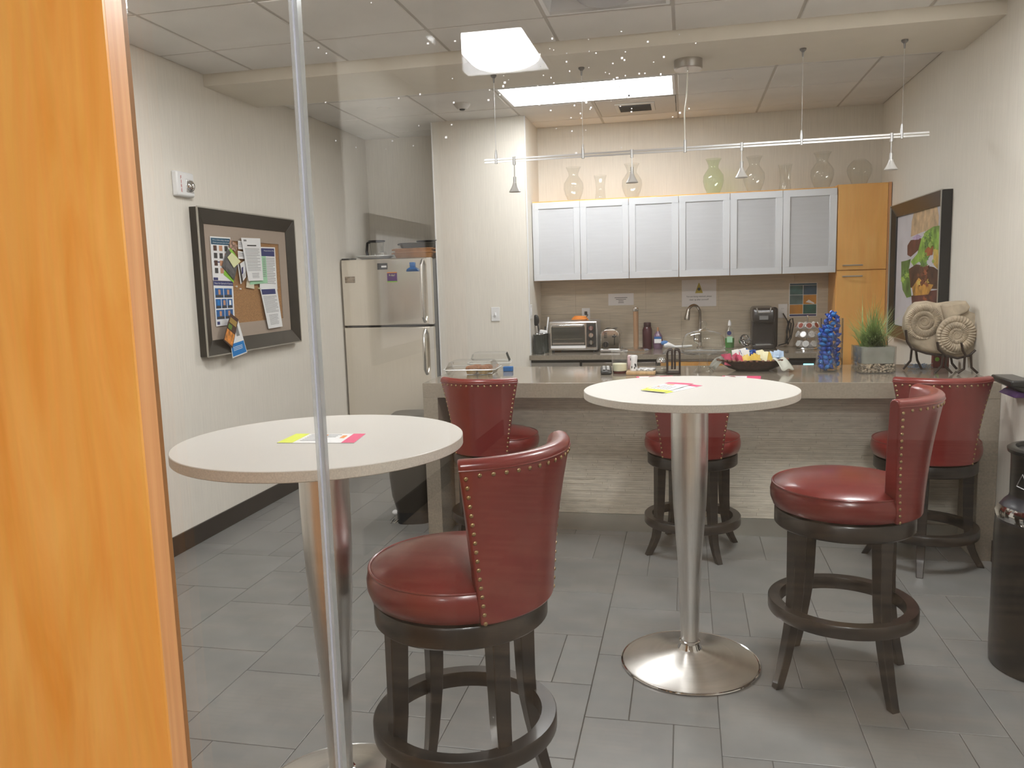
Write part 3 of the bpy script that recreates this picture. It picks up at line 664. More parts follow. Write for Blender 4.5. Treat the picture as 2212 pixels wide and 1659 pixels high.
daub('painted_lettuce', [(378, 475), (420, 410), (470, 378), (520, 370), (512, 450), (542, 530), (548, 640), (500, 690), (474, 545), (440, 600), (402, 665), (360, 640), (322, 672), (300, 640), (350, 580)], pm('paint_lettuce', (.20, .36, .05, 1), .6), .0010)
daub('painted_cheese', [(470, 545), (530, 560), (542, 650), (500, 695), (470, 660)], pm('paint_yellow', (.60, .40, .08, 1)), .0014)
daub('painted_pepper', [(405, 560), (440, 515), (470, 530), (462, 590), (412, 600)], pm('paint_orange', (.40, .11, .03, 1)), .0014)
daub('painted_patty', [(280, 700), (340, 660), (470, 680), (530, 720), (536, 790), (500, 845), (300, 835), (280, 760)], pm('paint_patty', (.075, .03, .015, 1), .7), .0009)
daub('painted_lettuce', [(230, 640), (270, 632), (300, 620), (285, 700), (305, 900), (270, 910), (240, 850), (230, 760)], pm('paint_green', (.10, .20, .04, 1), .6), .0012)
daub('painted_cheese', [(310, 835), (360, 760), (400, 800), (470, 812), (432, 885), (320, 895)], pm('paint_gold', (.48, .25, .05, 1), .6), .0013)
daub('painted_base', [(305, 895), (400, 865), (500, 850), (532, 940), (520, 1010), (312, 1010)], pm('paint_base', (.10, .03, .025, 1), .6), .0008)

lm = [pm('paint_leaf_a', (.30, .45, .08, 1)), pm('paint_leaf_b', (.12, .24, .05, 1)), pm('paint_leaf_c', (.55, .42, .10, 1)), pm('paint_leaf_d', (.16, .05, .025, 1)), pm('paint_leaf_e', (.33, .10, .04, 1))]
rl = random.Random(3)
for (u, v, n, ms) in ((430, 480, 9, (0, 0, 1)), (380, 620, 7, (0, 1)), (505, 610, 5, (2, 0)), (258, 740, 7, (1, 1, 0)), (400, 730, 8, (3, 3, 4)), (390, 820, 8, (2, 4, 3)), (420, 930, 6, (3, 4))):
    for k in range(n):
        cu, cv = u+rl.uniform(-45, 45)*(.4 if u < 300 else 1), v+rl.uniform(-45, 45); a0 = rl.uniform(0, 6.28); sz = rl.uniform(12, 26); P = []
        for j in range(10):
            a = a0+2*PI*j/10; rr = sz*(1.25 if j % 2 else .6); P.append((max(228, min(545, cu+rr*.7*math.cos(a))), max(380, min(1000, cv+rr*math.sin(a)))))
        daub('painted_leaf', P, lm[ms[k % len(ms)]], .0016+.0003*k)

# ---- notices on the backsplash
def notice(name, label, a, b, m, cat='notice'):
    p, q = ony(*a, YB-.021), ony(*b, YB-.021)
    t = thing(name, label, cat, ((p.x+q.x)/2, YB-.0205, (p.z+q.z)/2)); w, h = (q.x-p.x)/2, (p.z-q.z)/2
    MB().box(-w, w, -.0015, 0, -h, h).build('sheet', m, t); return t, w, h
c6 = lambda u, v: (1120+u/5.027, 560+v/5.027)
c7 = lambda u, v: (1500+u/4.809, 560+v/4.809)
M['sheet'] = mat('notice_paper', (.72, .70, .70, 1), .6)
t, w, h = notice('paper_notice', 'small white notice with four short lines on the backsplash', c6(975, 375), c6(1252, 497), 'sheet')
for i, k in enumerate((.5, .4, .2, .22)): MB().box(-w*k, w*k, -.0022, -.0015, h*(.3-.28*i)-.003, h*(.3-.28*i)+.003).build('print', 'ink', t)
t, w, h = notice('paper_notice', 'white notice with yellow warning triangle above the faucet', c6(1773, 228), c6(2148, 508), 'sheet')
MB().loft([[(-.032, -.0022, .0), (.032, -.0022, .0), (.004, -.0022, .085), (-.004, -.0022, .085)], [(-.032, -.0016, .0), (.032, -.0016, .0), (.004, -.0016, .085), (-.004, -.0016, .085)]]).build('warning_triangle', mat('warning_yellow', (.42, .33, .02, 1), .6), t)
MB().lathe([(0, 0), (.013, 0), (.013, .0006), (0, .0006)], 12).build('warning_symbol', 'black', t).matrix_local = Matrix(((1, 0, 0, 0), (0, 0, -1, -.0022), (0, 1, 0, .034), (0, 0, 0, 1)))
lettering('You are being watched, please', (0, -.0024, -.028), (1, 0, 0), (0, 0, 1), .21, 'inkd', t, .018)
lettering('clean up after yourself!', (0, -.0024, -.055), (1, 0, 0), (0, 0, 1), .16, 'inkd', t, .018)
t, w, h = notice('colour_poster', 'poster of six teal and orange picture squares on the backsplash', c7(985, 250), c7(1272, 592), 'paper', 'poster')
cols = [pm('poster_teal', (.05, .14, .14, 1), .4), pm('poster_blue', (.02, .07, .13, 1), .3), pm('poster_grey', (.08, .14, .14, 1), .5), pm('poster_orange', (.50, .22, .02, 1), .2), pm('poster_orange', (.5, .22, .02, 1)), pm('poster_green', (.02, .12, .09, 1), .4)]
for i in range(6):
    cx, rw = i % 2, i//2
    MB().box((-w+.006) if cx == 0 else .002, -.002 if cx == 0 else w-.006, -.0025, -.0015, h-.02-(rw+1)*(2*h-.04)/3+.003, h-.02-rw*(2*h-.04)/3).build('picture_square', cols[i], t)
MB().box(-w+.006, w-.006, -.0025, -.0015, -h+.004, -h+.018).build('footer_band', 'navy', t)
MB().box(-w+.006, w-.006, -.0025, -.0015, h-.017, h-.004).build('header_band', 'teal', t)
MB().loft([[(.02, -.003, -.02), (.085, -.003, -.035), (.09, -.003, -.028), (.045, -.003, .0)], [(.02, -.0026, -.02), (.085, -.0026, -.035), (.09, -.0026, -.028), (.045, -.0026, .0)]]).build('print', 'paper', t)

# ================================================================== TABLES AND STOOLS
def bar_table(label, x, y):
    t = thing('bar_table', label, 'table', (x, y, 0)); R = .394
    MB().lathe([(0, 1.08), (R-.002, 1.08), (R, 1.078)], 96).build('tabletop', 'laminate', t)
    MB().lathe([(R, 1.0785), (R, 1.054), (R-.002, 1.052), (0, 1.052)], 96).build('edge_band', 'lam_edge', t)
    MB().lathe([(.069, 1.052), (.0690, .9), (.0675, .78), (.062, .64), (.052, .5), (.046, .42), (.040, .28), (.0345, .11), (.034, .085)], 64).build('pole', 'steel_v', t)
    MB().lathe([(.036, .095), (.041, .093), (.041, .086), (.038, .083), (.043, .07), (.050, .055)], 48).build('collar', 'chrome', t)
    MB().lathe([(.044, .064), (.060, .055), (.16, .030), (.250, .012), (.262, .008)], 96).build('base', 'steel', t)
    MB().torus(.262, .005, .0055, 96, 8).build('base_rim', 'chrome', t)
    return t
TR_ = bar_table('round white bar table with brushed steel trumpet pole and visible dish base', .012, 3.04)
TL_ = bar_table('round white bar table with flyer, close to the maple panel', -.994, 2.03)

def bar_stool(label, x, y, back, legs, dz, nails=False):
    t = thing('bar_stool', label, 'stool', (x, y, 0), 0, 'red leather swivel stools')
    z0 = .65+dz
    Rm = lambda a: Matrix.Rotation(math.radians(a), 3, 'Z')
    MB().lathe([(0, z0), (.225, z0), (.245, z0+.008), (.255, z0+.035), (.256, z0+.06), (.250, z0+.084), (.240, z0+.092), (.2, z0+.108), (.12, z0+.121), (0, z0+.126)], 64).build('seat_cushion', 'leather', t, ang=60)
    MB().torus(.2475, .0045, z0+.088, 64, 8).build('piping', 'leather', t)
    MB().lathe([(.0, z0-.004), (.236, z0-.004), (.240, z0-.01), (.240, z0-.058), (.234, z0-.064), (.20, z0-.064), (.20, z0-.02), (0, z0-.02)], 64).build('apron', 'darkwood', t)
    zr = .255+dz
    MB().lathe([(.215, zr), (.257, zr), (.259, zr+.004), (.259, zr+.042), (.256, zr+.046), (.217, zr+.046), (.215, zr+.042), (.215, zr)], 64).build('foot_ring', 'darkwood', t)
    for k in range(4):
        a = math.radians(legs+90*k); er = Vector((math.cos(a), math.sin(a), 0)); et = Vector((-er.y, er.x, 0))
        zs = [z0-.02, z0-.08, zr+.1, zr+.02, zr-.06, (zr-.06)*.5, 0]; rs = [.196, .197, .202, .208, .222, .243, .270]; ws = [.025, .025, .022, .0205, .019, .0175, .0155]
        rings = []
        for zz, r, wd in zip(zs, rs, ws):
            c = er*r+Vector((0, 0, zz)); rings.append([c-er*wd-et*wd, c+er*wd-et*wd, c+er*wd+et*wd, c-er*wd+et*wd])
        MB().loft(rings).build('leg', 'darkwood', t, .003)
    # backrest : closed cross-section lofted around the arc
    ns = 28; zt = 1.086+dz; zb = z0+.004
    def rout(u): return .258 + .057*u + .010*math.sin(PI*u)*-1
    def half(u): return math.radians(37.5+10*u)
    prof = []
    for i in range(9): u = i/8*.965; prof.append((u, 0, 'o'))
    loop = []
    for i in range(10): loop.append((i/9*.955, 0.0))          # outer, rising
    for i in range(1, 8): a = PI*i/8; loop.append((.955+.045*math.sin(a), .028*(1-math.cos(a))))  # rolled top
    for i in range(8): loop.append((.955-.955*i/7*.80, .056+.006*i/7))     # inner, falling
    loop.append((.10, .062)); loop.append((.0, .045))
    rings = []
    for j in range(ns+1):
        s = -1+2*j/ns; rg = []
        for u, dep in loop:
            a = math.radians(back)+s*half(u); e = 1-.12*max(0, abs(s)-.93)/.07*0
            r = rout(u)-dep; zz = zb+(zt-zb)*u + .012*(1-s*s)*u*0
            rg.append((r*math.cos(a), r*math.sin(a), zz))
        rings.append(rg)
    mb = MB().loft(rings); ob = mb.build('backrest', 'leather', t, .006, ang=50)
    # piping seam under the rolled top
    pts = []
    for j in range(ns+1):
        s = -1+2*j/ns; a = math.radians(back)+s*half(.945); r = rout(.945)+.001; pts.append((r*math.cos(a), r*math.sin(a), zb+(zt-zb)*.945))
    MB().tube(pts, .002, 6).build('seam', 'leather', ob)
    spots = []
    for i in range(17): spots.append((-1, .015+.885*i/16)); spots.append((1, .015+.885*i/16))
    N = 15
    for i in range(1, N-1): spots.append((-1+2*i/(N-1), .915))
    nail = MB().sphere((0, 0, 0), .0056, 10, 6, (.55, 1, 1))
    if nails: nme = nail.mesh('nail', 'brass')
    allm = MB()
    for s, u in spots:
        a = math.radians(back)+s*(half(u)-.045); r = rout(u)+.0008; p = Vector((r*math.cos(a), r*math.sin(a), zb+(zt-zb)*u)); R3 = Rm(math.degrees(a))
        if nails:
            o = link('nail', nme, t); o.location = p; o.rotation_euler = (0, 0, a)
        else:
            b = len(allm.v); allm.v += [tuple(R3 @ Vector(v)+p) for v in nail.v]; allm.f += [tuple(b+i for i in f) for f in nail.f]
    if not nails: allm.build('nailhead_trim', 'brass', t)
    return t
bar_stool('tall red leather stool beside the flyer table, back turned to the glass wall', -.613, 2.051, -25.4, -47, 0, True)
bar_stool('tall red leather stool beside the table with visible dish base, facing it', .559, 3.016, -23, -61, 0)
bar_stool('lower red leather counter stool half hidden behind a table pole', .031, 4.39, -91, -60, -.1)
bar_stool('lower red leather counter stool at the clear cake boxes end of the counter', -1.073, 4.38, -97.3, -50, -.1)
bar_stool('lower red leather counter stool at the fossil end of the counter', 1.19, 4.355, -87.7, -106, -.1)

def flyer(label, pts, z, group=None):
    TL, TR, BR, BL = [Vector((p[0], p[1], z)) for p in pts]     # lime end left, pink end right
    t = tag(MB().slab([BL, BR, TR, TL], (0, 0, 1), .0012).build('drink_flyer', 'paper'), label, 'flyer', group)
    P = lambda u, v, e=.0014: TL*(1-u)*(1-v)+TR*u*(1-v)+BR*u*v+BL*(1-u)*v+Vector((0, 0, e))
    def pr(rs, m):
        for a, b, c, d in rs: MB().slab([P(a, d), P(c, d), P(c, b), P(a, b)], (0, 0, 1), .0003).build('print', m, t)
    pr([(0, 0, .2, 1)], 'lime'); pr([(.83, 0, 1, 1)], 'pink'); pr([(.25, .1+.13*i, .25+.45*random.uniform(.6, 1), .13+.13*i) for i in range(6)], 'ink'); pr([(.72, .2, .78, .5), (.45, .1, .5, .2)], 'orange')
    return t
zt = 1.0804
g = lambda x, y: onz(x, y, 1.081)[:2]
flyer('lime and pink printed flyer on the table close to the maple panel', [g(640, 937.5), g(790, 937.5), g(765, 957), g(598, 957)], zt)
t2 = lambda u, v: g(1240+u/3.606, 780+v/3.606)
flyer('lower lime and pink flyer on the table with visible dish base', [t2(560, 210), t2(790, 168), t2(1000, 193), t2(720, 252)], zt)
flyer('upper lime and pink flyer on the table with visible dish base', [t2(520, 232), t2(740, 172), t2(930, 182), t2(700, 250)], zt+.003)
gk = lambda x, y: onz(x, y, ZK)[:2]
def strip(label, x, y, rz):
    t = tag(MB().box(-.105, .105, -.065, .065, 0, .0012).build('pink_flyer', 'pink'), label, 'flyer'); t.location = (x, y, ZK+.0004); t.rotation_euler[2] = rz
    MB().box(-.09, .03, -.055, .055, .0012, .0015).build('print', 'paper', t)
strip('pink flyer on the bar counter by the sugar jar', -.17, 4.60, .15); strip('pink flyer on the bar counter before the woven basket', .30, 4.60, -.1)

# ================================================================== TRACK LIGHT
t = thing('track_light', 'thin silver monorail track light hung on cables over the counter', 'track light', (0, 4.85, 0))
ZR = 2.222
MB().box(-1.193, 1.287, -.004, .004, ZR-.012, ZR-.003).build('rail', 'alu', t); MB().box(-1.193, 1.287, -.004, .004, ZR+.003, ZR+.012).build('rail', 'alu', t)
MB().box(-1.193, 1.287, -.002, .002, ZR-.004, ZR+.004).build('rail_core', 'clear', t)
for x in (-1.121, -.594, .632, 1.150):
    MB().tube([(x, 0, ZR+.05), (x, 0, ZG)], .0012, 6).build('cable', 'alu', t)
    MB().lathe([(0, ZG-.045), (.004, ZG-.045), (.006, ZG-.02), (.018, ZG-.008), (.018, ZG), (0, ZG)], 16, c=(x, 0)).build('cable_anchor', mat('anchor_metal', G(.3), .4, 1), t)
    MB().tube([(x, 0, ZR-.018), (x, 0, ZR+.03), (x, 0, ZR+.062)], [.008, .008, .004], 10).build('rail_clip', 'alu', t)
MB().lathe([(0, ZG-.052), (.076, ZG-.052), (.08, ZG-.048), (.08, ZG), (0, ZG)], 40, c=(.014, .04)).build('canopy', mat('canopy_metal', (.5, .48, .45, 1), .35, 1), t, ang=30)
MB().tube([(.012, .035, ZG-.05), (.006, .02, ZG-.2), (-.006, .005, ZR+.2), (-.004, 0, ZR+.03)], .004, 8).build('feed_cable', mat('feed_cable', (.75, .72, .62, 1), .3), t)
MB().tube([(-.004, 0, ZR-.02), (-.004, 0, ZR+.05)], .009, 10).build('rail_clip', 'alu', t)
for x, zl in ((-1.010, 2.031), (-.308, 2.048), (.310, 2.043), (1.099, 2.042)):
    s = MB().tube([(x, 0, ZR+.016), (x, 0, ZR-.03)], .009, 10).build('spot_head', 'alu', t)
    MB().tube([(x, 0, ZR-.03), (x, 0, zl+.085)], .003, 8).build('stem', 'alu', s)
    MB().tube([(x, 0, zl+.09), (x, 0, zl+.045)], .009, 12).build('socket', 'alu', s)
    MB().lathe([(.011, zl+.055), (.013, zl+.045), (.022, zl+.025), (.036, zl+.002), (.035, zl), (.020, zl+.022), (.010, zl+.04)], 24, c=(x, 0)).build('shade', mat('spot_shade', (.75, .74, .72, 1), .3, .2), s)

# ================================================================== VASES ON THE CABINETS
def vase(label, x, prof, m='vglass', z=2.147):
    return_ = tag(MB().lathe([(0, prof[0][1])]+prof, 36).build('glass_vase', m, ang=80), label, 'vase', 'clear vases on top of the cabinets'); return_.location = (x, 6.87, z); return return_
urn = [(.045, .002), (.05, .01), (.072, .06), (.083, .105), (.080, .15), (.055, .19), (.040, .21), (.040, .23), (.052, .262), (.063, .283), (.061, .283)]
flare = [(.045, .002), (.046, .008), (.040, .05), (.037, .10), (.042, .16), (.053, .203), (.051, .203)]
globe = [(.045, .002), (.055, .015), (.085, .08), (.093, .115), (.088, .15), (.06, .185), (.045, .192), (.045, .20)]
vase('clear urn-shaped glass vase at the wall stub end of the cabinets', -.925, urn)
vase('short clear flared glass vase between two urn vases', -.70, flare)
vase('clear urn-shaped glass vase behind a track spot by the flared vase', -.438, urn)
vase('pale green tinted urn-shaped glass vase on the cabinets', .219, urn, 'vgreen')
vase('clear urn-shaped glass vase next to the green tinted vase', .537, urn)
tw = MB()
rings = []
for i in range(13):
    zz = .205*i/12; rr = .047-.012*math.sin(PI*i/12)+.006*i/12
    rings.append([((rr+.003*math.cos(8*a))*math.cos(a+zz*6), (rr+.003*math.cos(8*a))*math.sin(a+zz*6), zz+.002) for a in [2*PI*k/48 for k in range(48)]])
tw.loft(rings, caps=False); o = tag(tw.build('glass_vase', 'vglass'), 'short clear twisted glass vase on the cabinets', 'vase', 'clear vases on top of the cabinets'); o.location = (.775, 6.87, 2.147)
vase('clear urn-shaped glass vase with wide shoulders near the pantry', 1.054, [(r*1.06, z) for r, z in urn], z=2.147)
vase('round clear globe vase without a neck on the pantry', 1.330, globe, z=2.16)

# ================================================================== THINGS ON THE KITCHEN WORKTOP
ZW = ZKIT+.0005
# utensil canisters
M['canister'] = mat('green_black_canister', (.02, .026, .022, 1), .2, coat=.4)
def canister(label, x, y, r, h, tools):
    t = thing('canister', label, 'canister', (x, y, ZW))
    MB().lathe([(0, 0), (r, 0), (r, .008), (r*.985, .01), (r*.985, h-.015), (r, h-.012), (r, h), (r*.9, h), (r*.9, .01), (0, .01)], 32).build('body', 'canister', t)
    MB().torus(r, .002, h, 32, 6).build('rim', 'chrome', t)
    for n, (a, b, rad, m) in enumerate(tools):
        MB().tube([(a[0], a[1], .03), (b[0], b[1], b[2])], rad, 8).build('utensil', m, t)
    return t
canister('squat dark canister with chrome rim against the wall stub', -1.205, 6.575, .045, .165, [])
c2 = canister('dark canister holding kitchen tools by the toaster oven', -1.19, 6.70, .052, .165, [((-.01, 0), (-.045, 0, .26), .006, 'black'), ((.02, 0), (.05, .01, .30), .007, 'white'), ((.0, .02), (.02, .02, .22), .006, 'blackm')])
MB().sphere((-.055, 0, .275), .04, 14, 10, (.7, .25, 1.2)).build('spoon_bowl', 'black', c2)
MB().loft([[(-.03, -.02, .165), (.045, -.02, .165), (.045, .02, .165), (-.03, .02, .165)], [(-.02, -.02, .195), (.04, -.02, .185), (.04, .02, .185), (-.02, .02, .195)]]).build('cloth', 'white', c2, .004)
t = thing('knife_block', 'narrow pale wooden board behind the canisters', 'board', (-1.10, 6.93, ZW))
MB().box(-.03, .03, -.012, .012, 0, .22).build('board', 'pantry', t, .006)
# toaster oven
ov = thing('toaster_oven', 'stainless toaster oven with glass door and three knobs', 'toaster oven', (-.925, 6.66, ZW))
OW = .205
MB().box(-OW, OW, 0, .30, .018, .262).build('body', 'alu', ov, .012)
MB().box(-OW+.01, OW-.01, -.004, .0, .03, .252).build('front', 'steel', ov, .003)
MB().box(-OW+.022, OW-.105, -.0055, -.003, .055, .215).build('window', mat('oven_window', (.06, .06, .05, 1), .08, coat=1), ov)
MB().box(-OW+.03, OW-.112, -.0062, -.0054, .07, .085).build('tray', 'steel', ov); MB().box(-OW+.04, OW-.125, -.0062, -.0054, .112, .117).build('rack', 'chrome', ov)
MB().box(-OW+.015, OW-.1, -.0058, -.004, .036, .06).build('crumb_door', 'white', ov, .002)
MB().tube([(-OW+.03, -.004, .225), (-OW+.035, -.032, .228), (-.05, -.038, .232), (OW-.12, -.032, .228), (OW-.115, -.004, .225)], .009, 10).build('handle', 'chrome', ov)
MB().box(OW-.092, OW-.012, -.0065, -.003, .045, .245).build('control_panel', mat('oven_panel', G(.03), .3), ov, .002)
for z in (.205, .145, .085):
    k = MB().tube([(OW-.052, -.006, z), (OW-.052, -.026, z)], .019, 20).build('knob', 'chrome', ov); MB().box(OW-.055, OW-.049, -.028, -.026, z-.017, z+.017).build('pointer', 'alu', k)
for x in (-OW+.03, OW-.03):
    for y in (.03, .27): MB().tube([(x, y, 0), (x, y, .02)], .012, 10).build('foot', 'black', ov)
ct = thing('coiled_cord', 'orange and black coiled cord on top of the toaster oven', 'cord', (-.885, 6.80, ZW+.262))
pts = [(.07*math.cos(a)*(1-.02*a), .04*math.sin(a), .006+.0035*a/2) for a in [k*PI/10 for k in range(50)]]
MB().tube(pts, .006, 6).build('coil', 'orange', ct)
MB().tube([(.05, .04, .02), (.055, .12, .04), (.03, .2, .035), (.023, .245, .05)], .005, 6).build('lead', 'black', ct)
MB().box(.012, .036, .232, .252, .035, .065).build('plug', 'black', ct, .003)
# toaster
to = thing('toaster', 'chrome two-slot toaster with dial and lever', 'toaster', (-.618, 6.66, ZW))
def rprof(w, z0, z1, r, y):
    P = [(-w, y, z0), (w, y, z0)]
    for i in range(6): a = PI/2*i/5; P.append((w-r+r*math.cos(a), y, z1-r+r*math.sin(a)))
    for i in range(6): a = PI/2+PI/2*i/5; P.append((-w+r+r*math.cos(a), y, z1-r+r*math.sin(a)))
    return P
MB().loft([rprof(.076, .02, .185, .05, .006), rprof(.080, .02, .19, .052, .012), rprof(.080, .02, .19, .052, .27), rprof(.076, .02, .185, .05, .276)]).build('body', 'chrome', to, .002)
MB().box(-.085, .085, 0, .28, .004, .028).build('base', 'alu', to, .006); MB().box(-.06, .06, .01, .26, 0, .006).build('foot', 'black', to)
for x in (-.03, .03): MB().box(x-.014, x+.014, .04, .25, .1885, .1915).build('slot', 'black', to)
MB().box(.033, .039, -.001, .008, .06, .15).build('lever_track', 'black', to); MB().box(.02, .052, -.02, .004, .125, .138).build('lever', 'black', to, .003)
k = MB().tube([(-.035, .006, .065), (-.035, -.014, .065)], .024, 24).build('dial', 'black', to); MB().box(-.037, -.033, -.0155, -.0138, .05, .083).build('pointer', 'chrome', k)
for i in range(4): MB().box(-.05, -.024, .003, .008, .12+.012*i, .127+.012*i).build('button', 'black', to, .001)
# paper towel holder
pt = thing('paper_towel_holder', 'empty paper towel holder with wooden rod and steel base', 'holder', (-.41, 6.77, ZW))
MB().lathe([(0, .0), (.105, 0), (.108, .006), (.09, .02), (.02, .034), (.0, .036)], 8).build('base', 'steel', pt, ang=20)
MB().lathe([(.0, .034), (.022, .034), (.022, .33), (0, .33)], 20).build('rod', mat('rod_wood', (.30, .17, .09, 1), .5), pt); MB().lathe([(0, .33), (.022, .33), (.025, .338), (.025, .355), (.019, .362), (0, .364)], 20).build('finial', 'steel', pt)
# bottle, soap, brush
b = thing('dark_red_bottle', 'dark red plastic bottle with cap on the kitchen worktop', 'bottle', (-.325, 6.96, ZW))
MB().lathe([(0, 0), (.04, 0), (.042, .005), (.042, .16), (.034, .185), (.028, .19)], 24).build('bottle', mat('plum_bottle', (.06, .008, .015, 1), .25), b); MB().lathe([(.0, .19), (.03, .19), (.031, .194), (.031, .222), (.028, .226), (0, .226)], 24).build('cap', mat('plum_cap', (.04, .008, .012, 1), .4), b)
b = thing('hand_soap_bottle', 'clear purple hand soap pump bottle with white label', 'bottle', (-.235, 6.94, ZW))
MB().lathe([(0, 0), (.035, 0), (.040, .01), (.042, .06), (.036, .11), (.018, .14), (.015, .15)], 24, sy=.65).build('bottle', mat('soap_purple', (.16, .09, .15, 1), .12, coat=.5), b)
MB().box(-.03, .03, -.031, -.026, .05, .1).build('label', 'paper', b, .002); MB().box(-.03, .03, -.0315, -.026, .085, .105).build('label_band', 'blue', b, .002)
MB().tube([(0, 0, .148), (0, 0, .18)], .009, 10).build('pump', 'skin', b); MB().tube([(0, 0, .18), (0, -.03, .182)], .006, 8).build('nozzle', 'skin', b)
b = thing('dish_brush', 'white dish brush with blue bristles lying by the sink', 'brush', (-.13, 6.80, ZW))
MB().tube([(-.05, 0, .04), (-.02, 0, .045), (.04, 0, .028), (.12, 0, .03), (.18, 0, .035)], [.02, .024, .010, .011, .008], 10).build('handle', 'white', b); MB().sphere((-.045, .005, .06), .03, 12, 8, (1.1, .8, .7)).build('bristles', mat('bristle_blue', (.08, .2, .45, 1), .8), b)
# faucet + sink
fa = thing('kitchen_faucet', 'brushed steel gooseneck faucet behind the cake dome', 'faucet', (.115, 6.97, ZW))
pts = [(0, 0, 0), (0, 0, .2)]+[(-.052+.052*math.cos(a), -.05*(1-math.cos(a)), .29+.075*math.sin(a)) for a in [k*PI/12 for k in range(0, 11)]]
MB().tube(pts, .0125, 12).build('spout', mat('faucet_steel', (.42, .38, .34, 1), .25, 1), fa)
MB().tube([(-.095, -.092, .335), (-.107, -.105, .26), (-.109, -.107, .245)], [.015, .023, .021], 16).build('spray_head', mat('faucet_steel', (.42, .38, .34, 1), .25, 1), fa)
MB().lathe([(0, 0), (.028, 0), (.028, .012), (.018, .02), (.016, .05)], 20).build('base', 'steel', fa); MB().tube([(-.02, 0, .04), (-.045, -.01, .06), (-.052, -.012, .14)], [.008, .007, .005], 8).build('lever', 'steel', fa)
sk = thing('kitchen_sink', 'stainless rim of the undermount sink in the worktop', 'sink', (.07, 6.68, ZKIT))
R4s = lambda a, b, z: [(-a, -b, z), (a, -b, z), (a, b, z), (-a, b, z)]
MB().loft([R4s(.255, .185, .002), R4s(.243, .173, .002), R4s(.235, .165, -.20)], caps=False).build('basin_wall', 'steel', sk, smooth=False)
MB().box(-.236, .236, -.166, .166, -.205, -.198).build('basin_floor', 'steel', sk)
# green dish soap
b = thing('dish_soap_bottle', 'clear bottle half full of green dish soap', 'bottle', (.355, 6.92, ZW))
MB().lathe([(0, .002), (.036, .002), (.038, .01), (.040, .09), (.030, .15), (.014, .175), (.012, .19)], 24, sy=.6).build('bottle', 'clear', b)
MB().lathe([(0, .004), (.034, .004), (.036, .012), (.038, .085), (0, .085)], 24, sy=.58).build('soap', mat('soap_green', (.03, .22, .015, 1), .2, coat=.5), b)
MB().lathe([(0, .19), (.014, .19), (.013, .215), (.006, .235), (0, .236)], 16).build('cap', 'white', b)
lb = MB().box(-.022, .022, -.0265, -.024, .05, .10).build('label', 'mint', b, .004); MB().lathe([(0, 0), (.018, 0), (.018, .002), (0, .002)], 20).build('emblem', 'navy', b).matrix_local = Matrix(((1, 0, 0, -.004), (0, 0, -1, -.0225), (0, 1, 0, .128), (0, 0, 0, 1)))
# napkin ring like chrome bowl
b = tag(MB().lathe([(.0, .01), (.03, .006), (.05, .03), (.052, .055), (.050, .055), (.047, .032), (.028, .01)], 24).build('steel_bowl', 'chrome'), 'small chrome bowl standing on edge by the coffee maker', 'bowl'); b.location = (.455, 6.90, ZW+.05); b.rotation_euler = (1.2, 0, .5)
# coffee maker
M['kdark'] = mat('coffee_plastic', (.030, .024, .022, 1), .3, coat=.25)
k = thing('coffee_maker', 'dark single-cup coffee maker with drip tray', 'coffee maker', (.615, 6.83, ZW))
MB().box(-.085, .125, .09, .2, 0, .335).build('tank', 'kdark', k, .02)
MB().box(-.085, .085, -.06, .1, 0, .035).build('drip_tray', 'kdark', k, .008); MB().box(-.06, .06, -.055, .03, .035, .039).build('grate', 'alu', k)
MB().box(-.085, .085, .02, .1, .03, .24).build('column', 'kdark', k, .008)
MB().loft([[(-.085, -.06, .215), (.085, -.06, .215), (.085, .19, .215), (-.085, .19, .215)], [(-.09, -.065, .28), (.09, -.065, .28), (.09, .19, .28), (-.09, .19, .28)], [(-.085, -.05, .335), (.085, -.05, .335), (.085, .19, .345), (-.085, .19, .345)]]).build('brew_head', 'kdark', k, .018)
MB().tube([(-.055, -.05, .335), (-.045, -.078, .30), (.045, -.078, .30), (.055, -.05, .335)], .006, 8).build('handle', 'alu', k); MB().box(-.035, .035, -.068, -.062, .24, .275).build('control_panel', 'ink', k, .003)
c = tag(MB().tube([(.13, .08, .02), (.19, .05, .04), (.215, .03, .1), (.20, .1, .22), (.178, .2, .275)], .005, 6).build('power_cord', 'black'), 'black coffee maker power cord running to the outlet', 'cord'); c.location = (.615, 6.83, ZW)
c = tag(MB().tube([(0, 0, .0), (.012, 0, .12), (.03, 0, .2), (.05, 0, .21), (.058, 0, .16), (.04, 0, .05), (.018, 0, -.005), (.005, .005, .1), (.02, .005, .19), (.04, .005, .17), (.03, .005, .06)], .006, 6).build('bundled_cord', 'black'), 'tied bundle of black cord standing by the outlet', 'cord'); c.location = (.805, 6.93, ZW+.03)
# pod carousel
pc = thing('pod_carousel', 'round chrome coffee pod carousel', 'carousel', (.955, 6.80, ZW))
MB().lathe([(0, 0), (.085, 0), (.088, .006), (.085, .012), (0, .014)], 36).build('base', 'chrome', pc); MB().tube([(0, 0, .01), (0, 0, .255)], .006, 10).build('post', 'chrome', pc); MB().sphere((0, 0, .26), .010, 12, 8).build('finial', 'chrome', pc)
for z in (.045, .115, .185): MB().torus(.062, .0022, z, 36, 6).build('tier_ring', 'chrome', pc)
podb = MB().lathe([(0, 0), (.018, 0), (.0225, .04), (.0255, .041), (.0255, .043), (0, .043)], 18).mesh('cup', mat('pod_white', (.66, .64, .62, 1), .4))
pml = [mat('pod_lid_red', (.25, .05, .03, 1), .4, var=.5, vscale=(80, 80, 80)), mat('pod_lid_foil', (.6, .58, .56, 1), .35, .3, var=.4, vscale=(90, 90, 90)), mat('pod_lid_grey', (.5, .5, .48, 1), .35, var=.3, vscale=(90, 90, 90))]
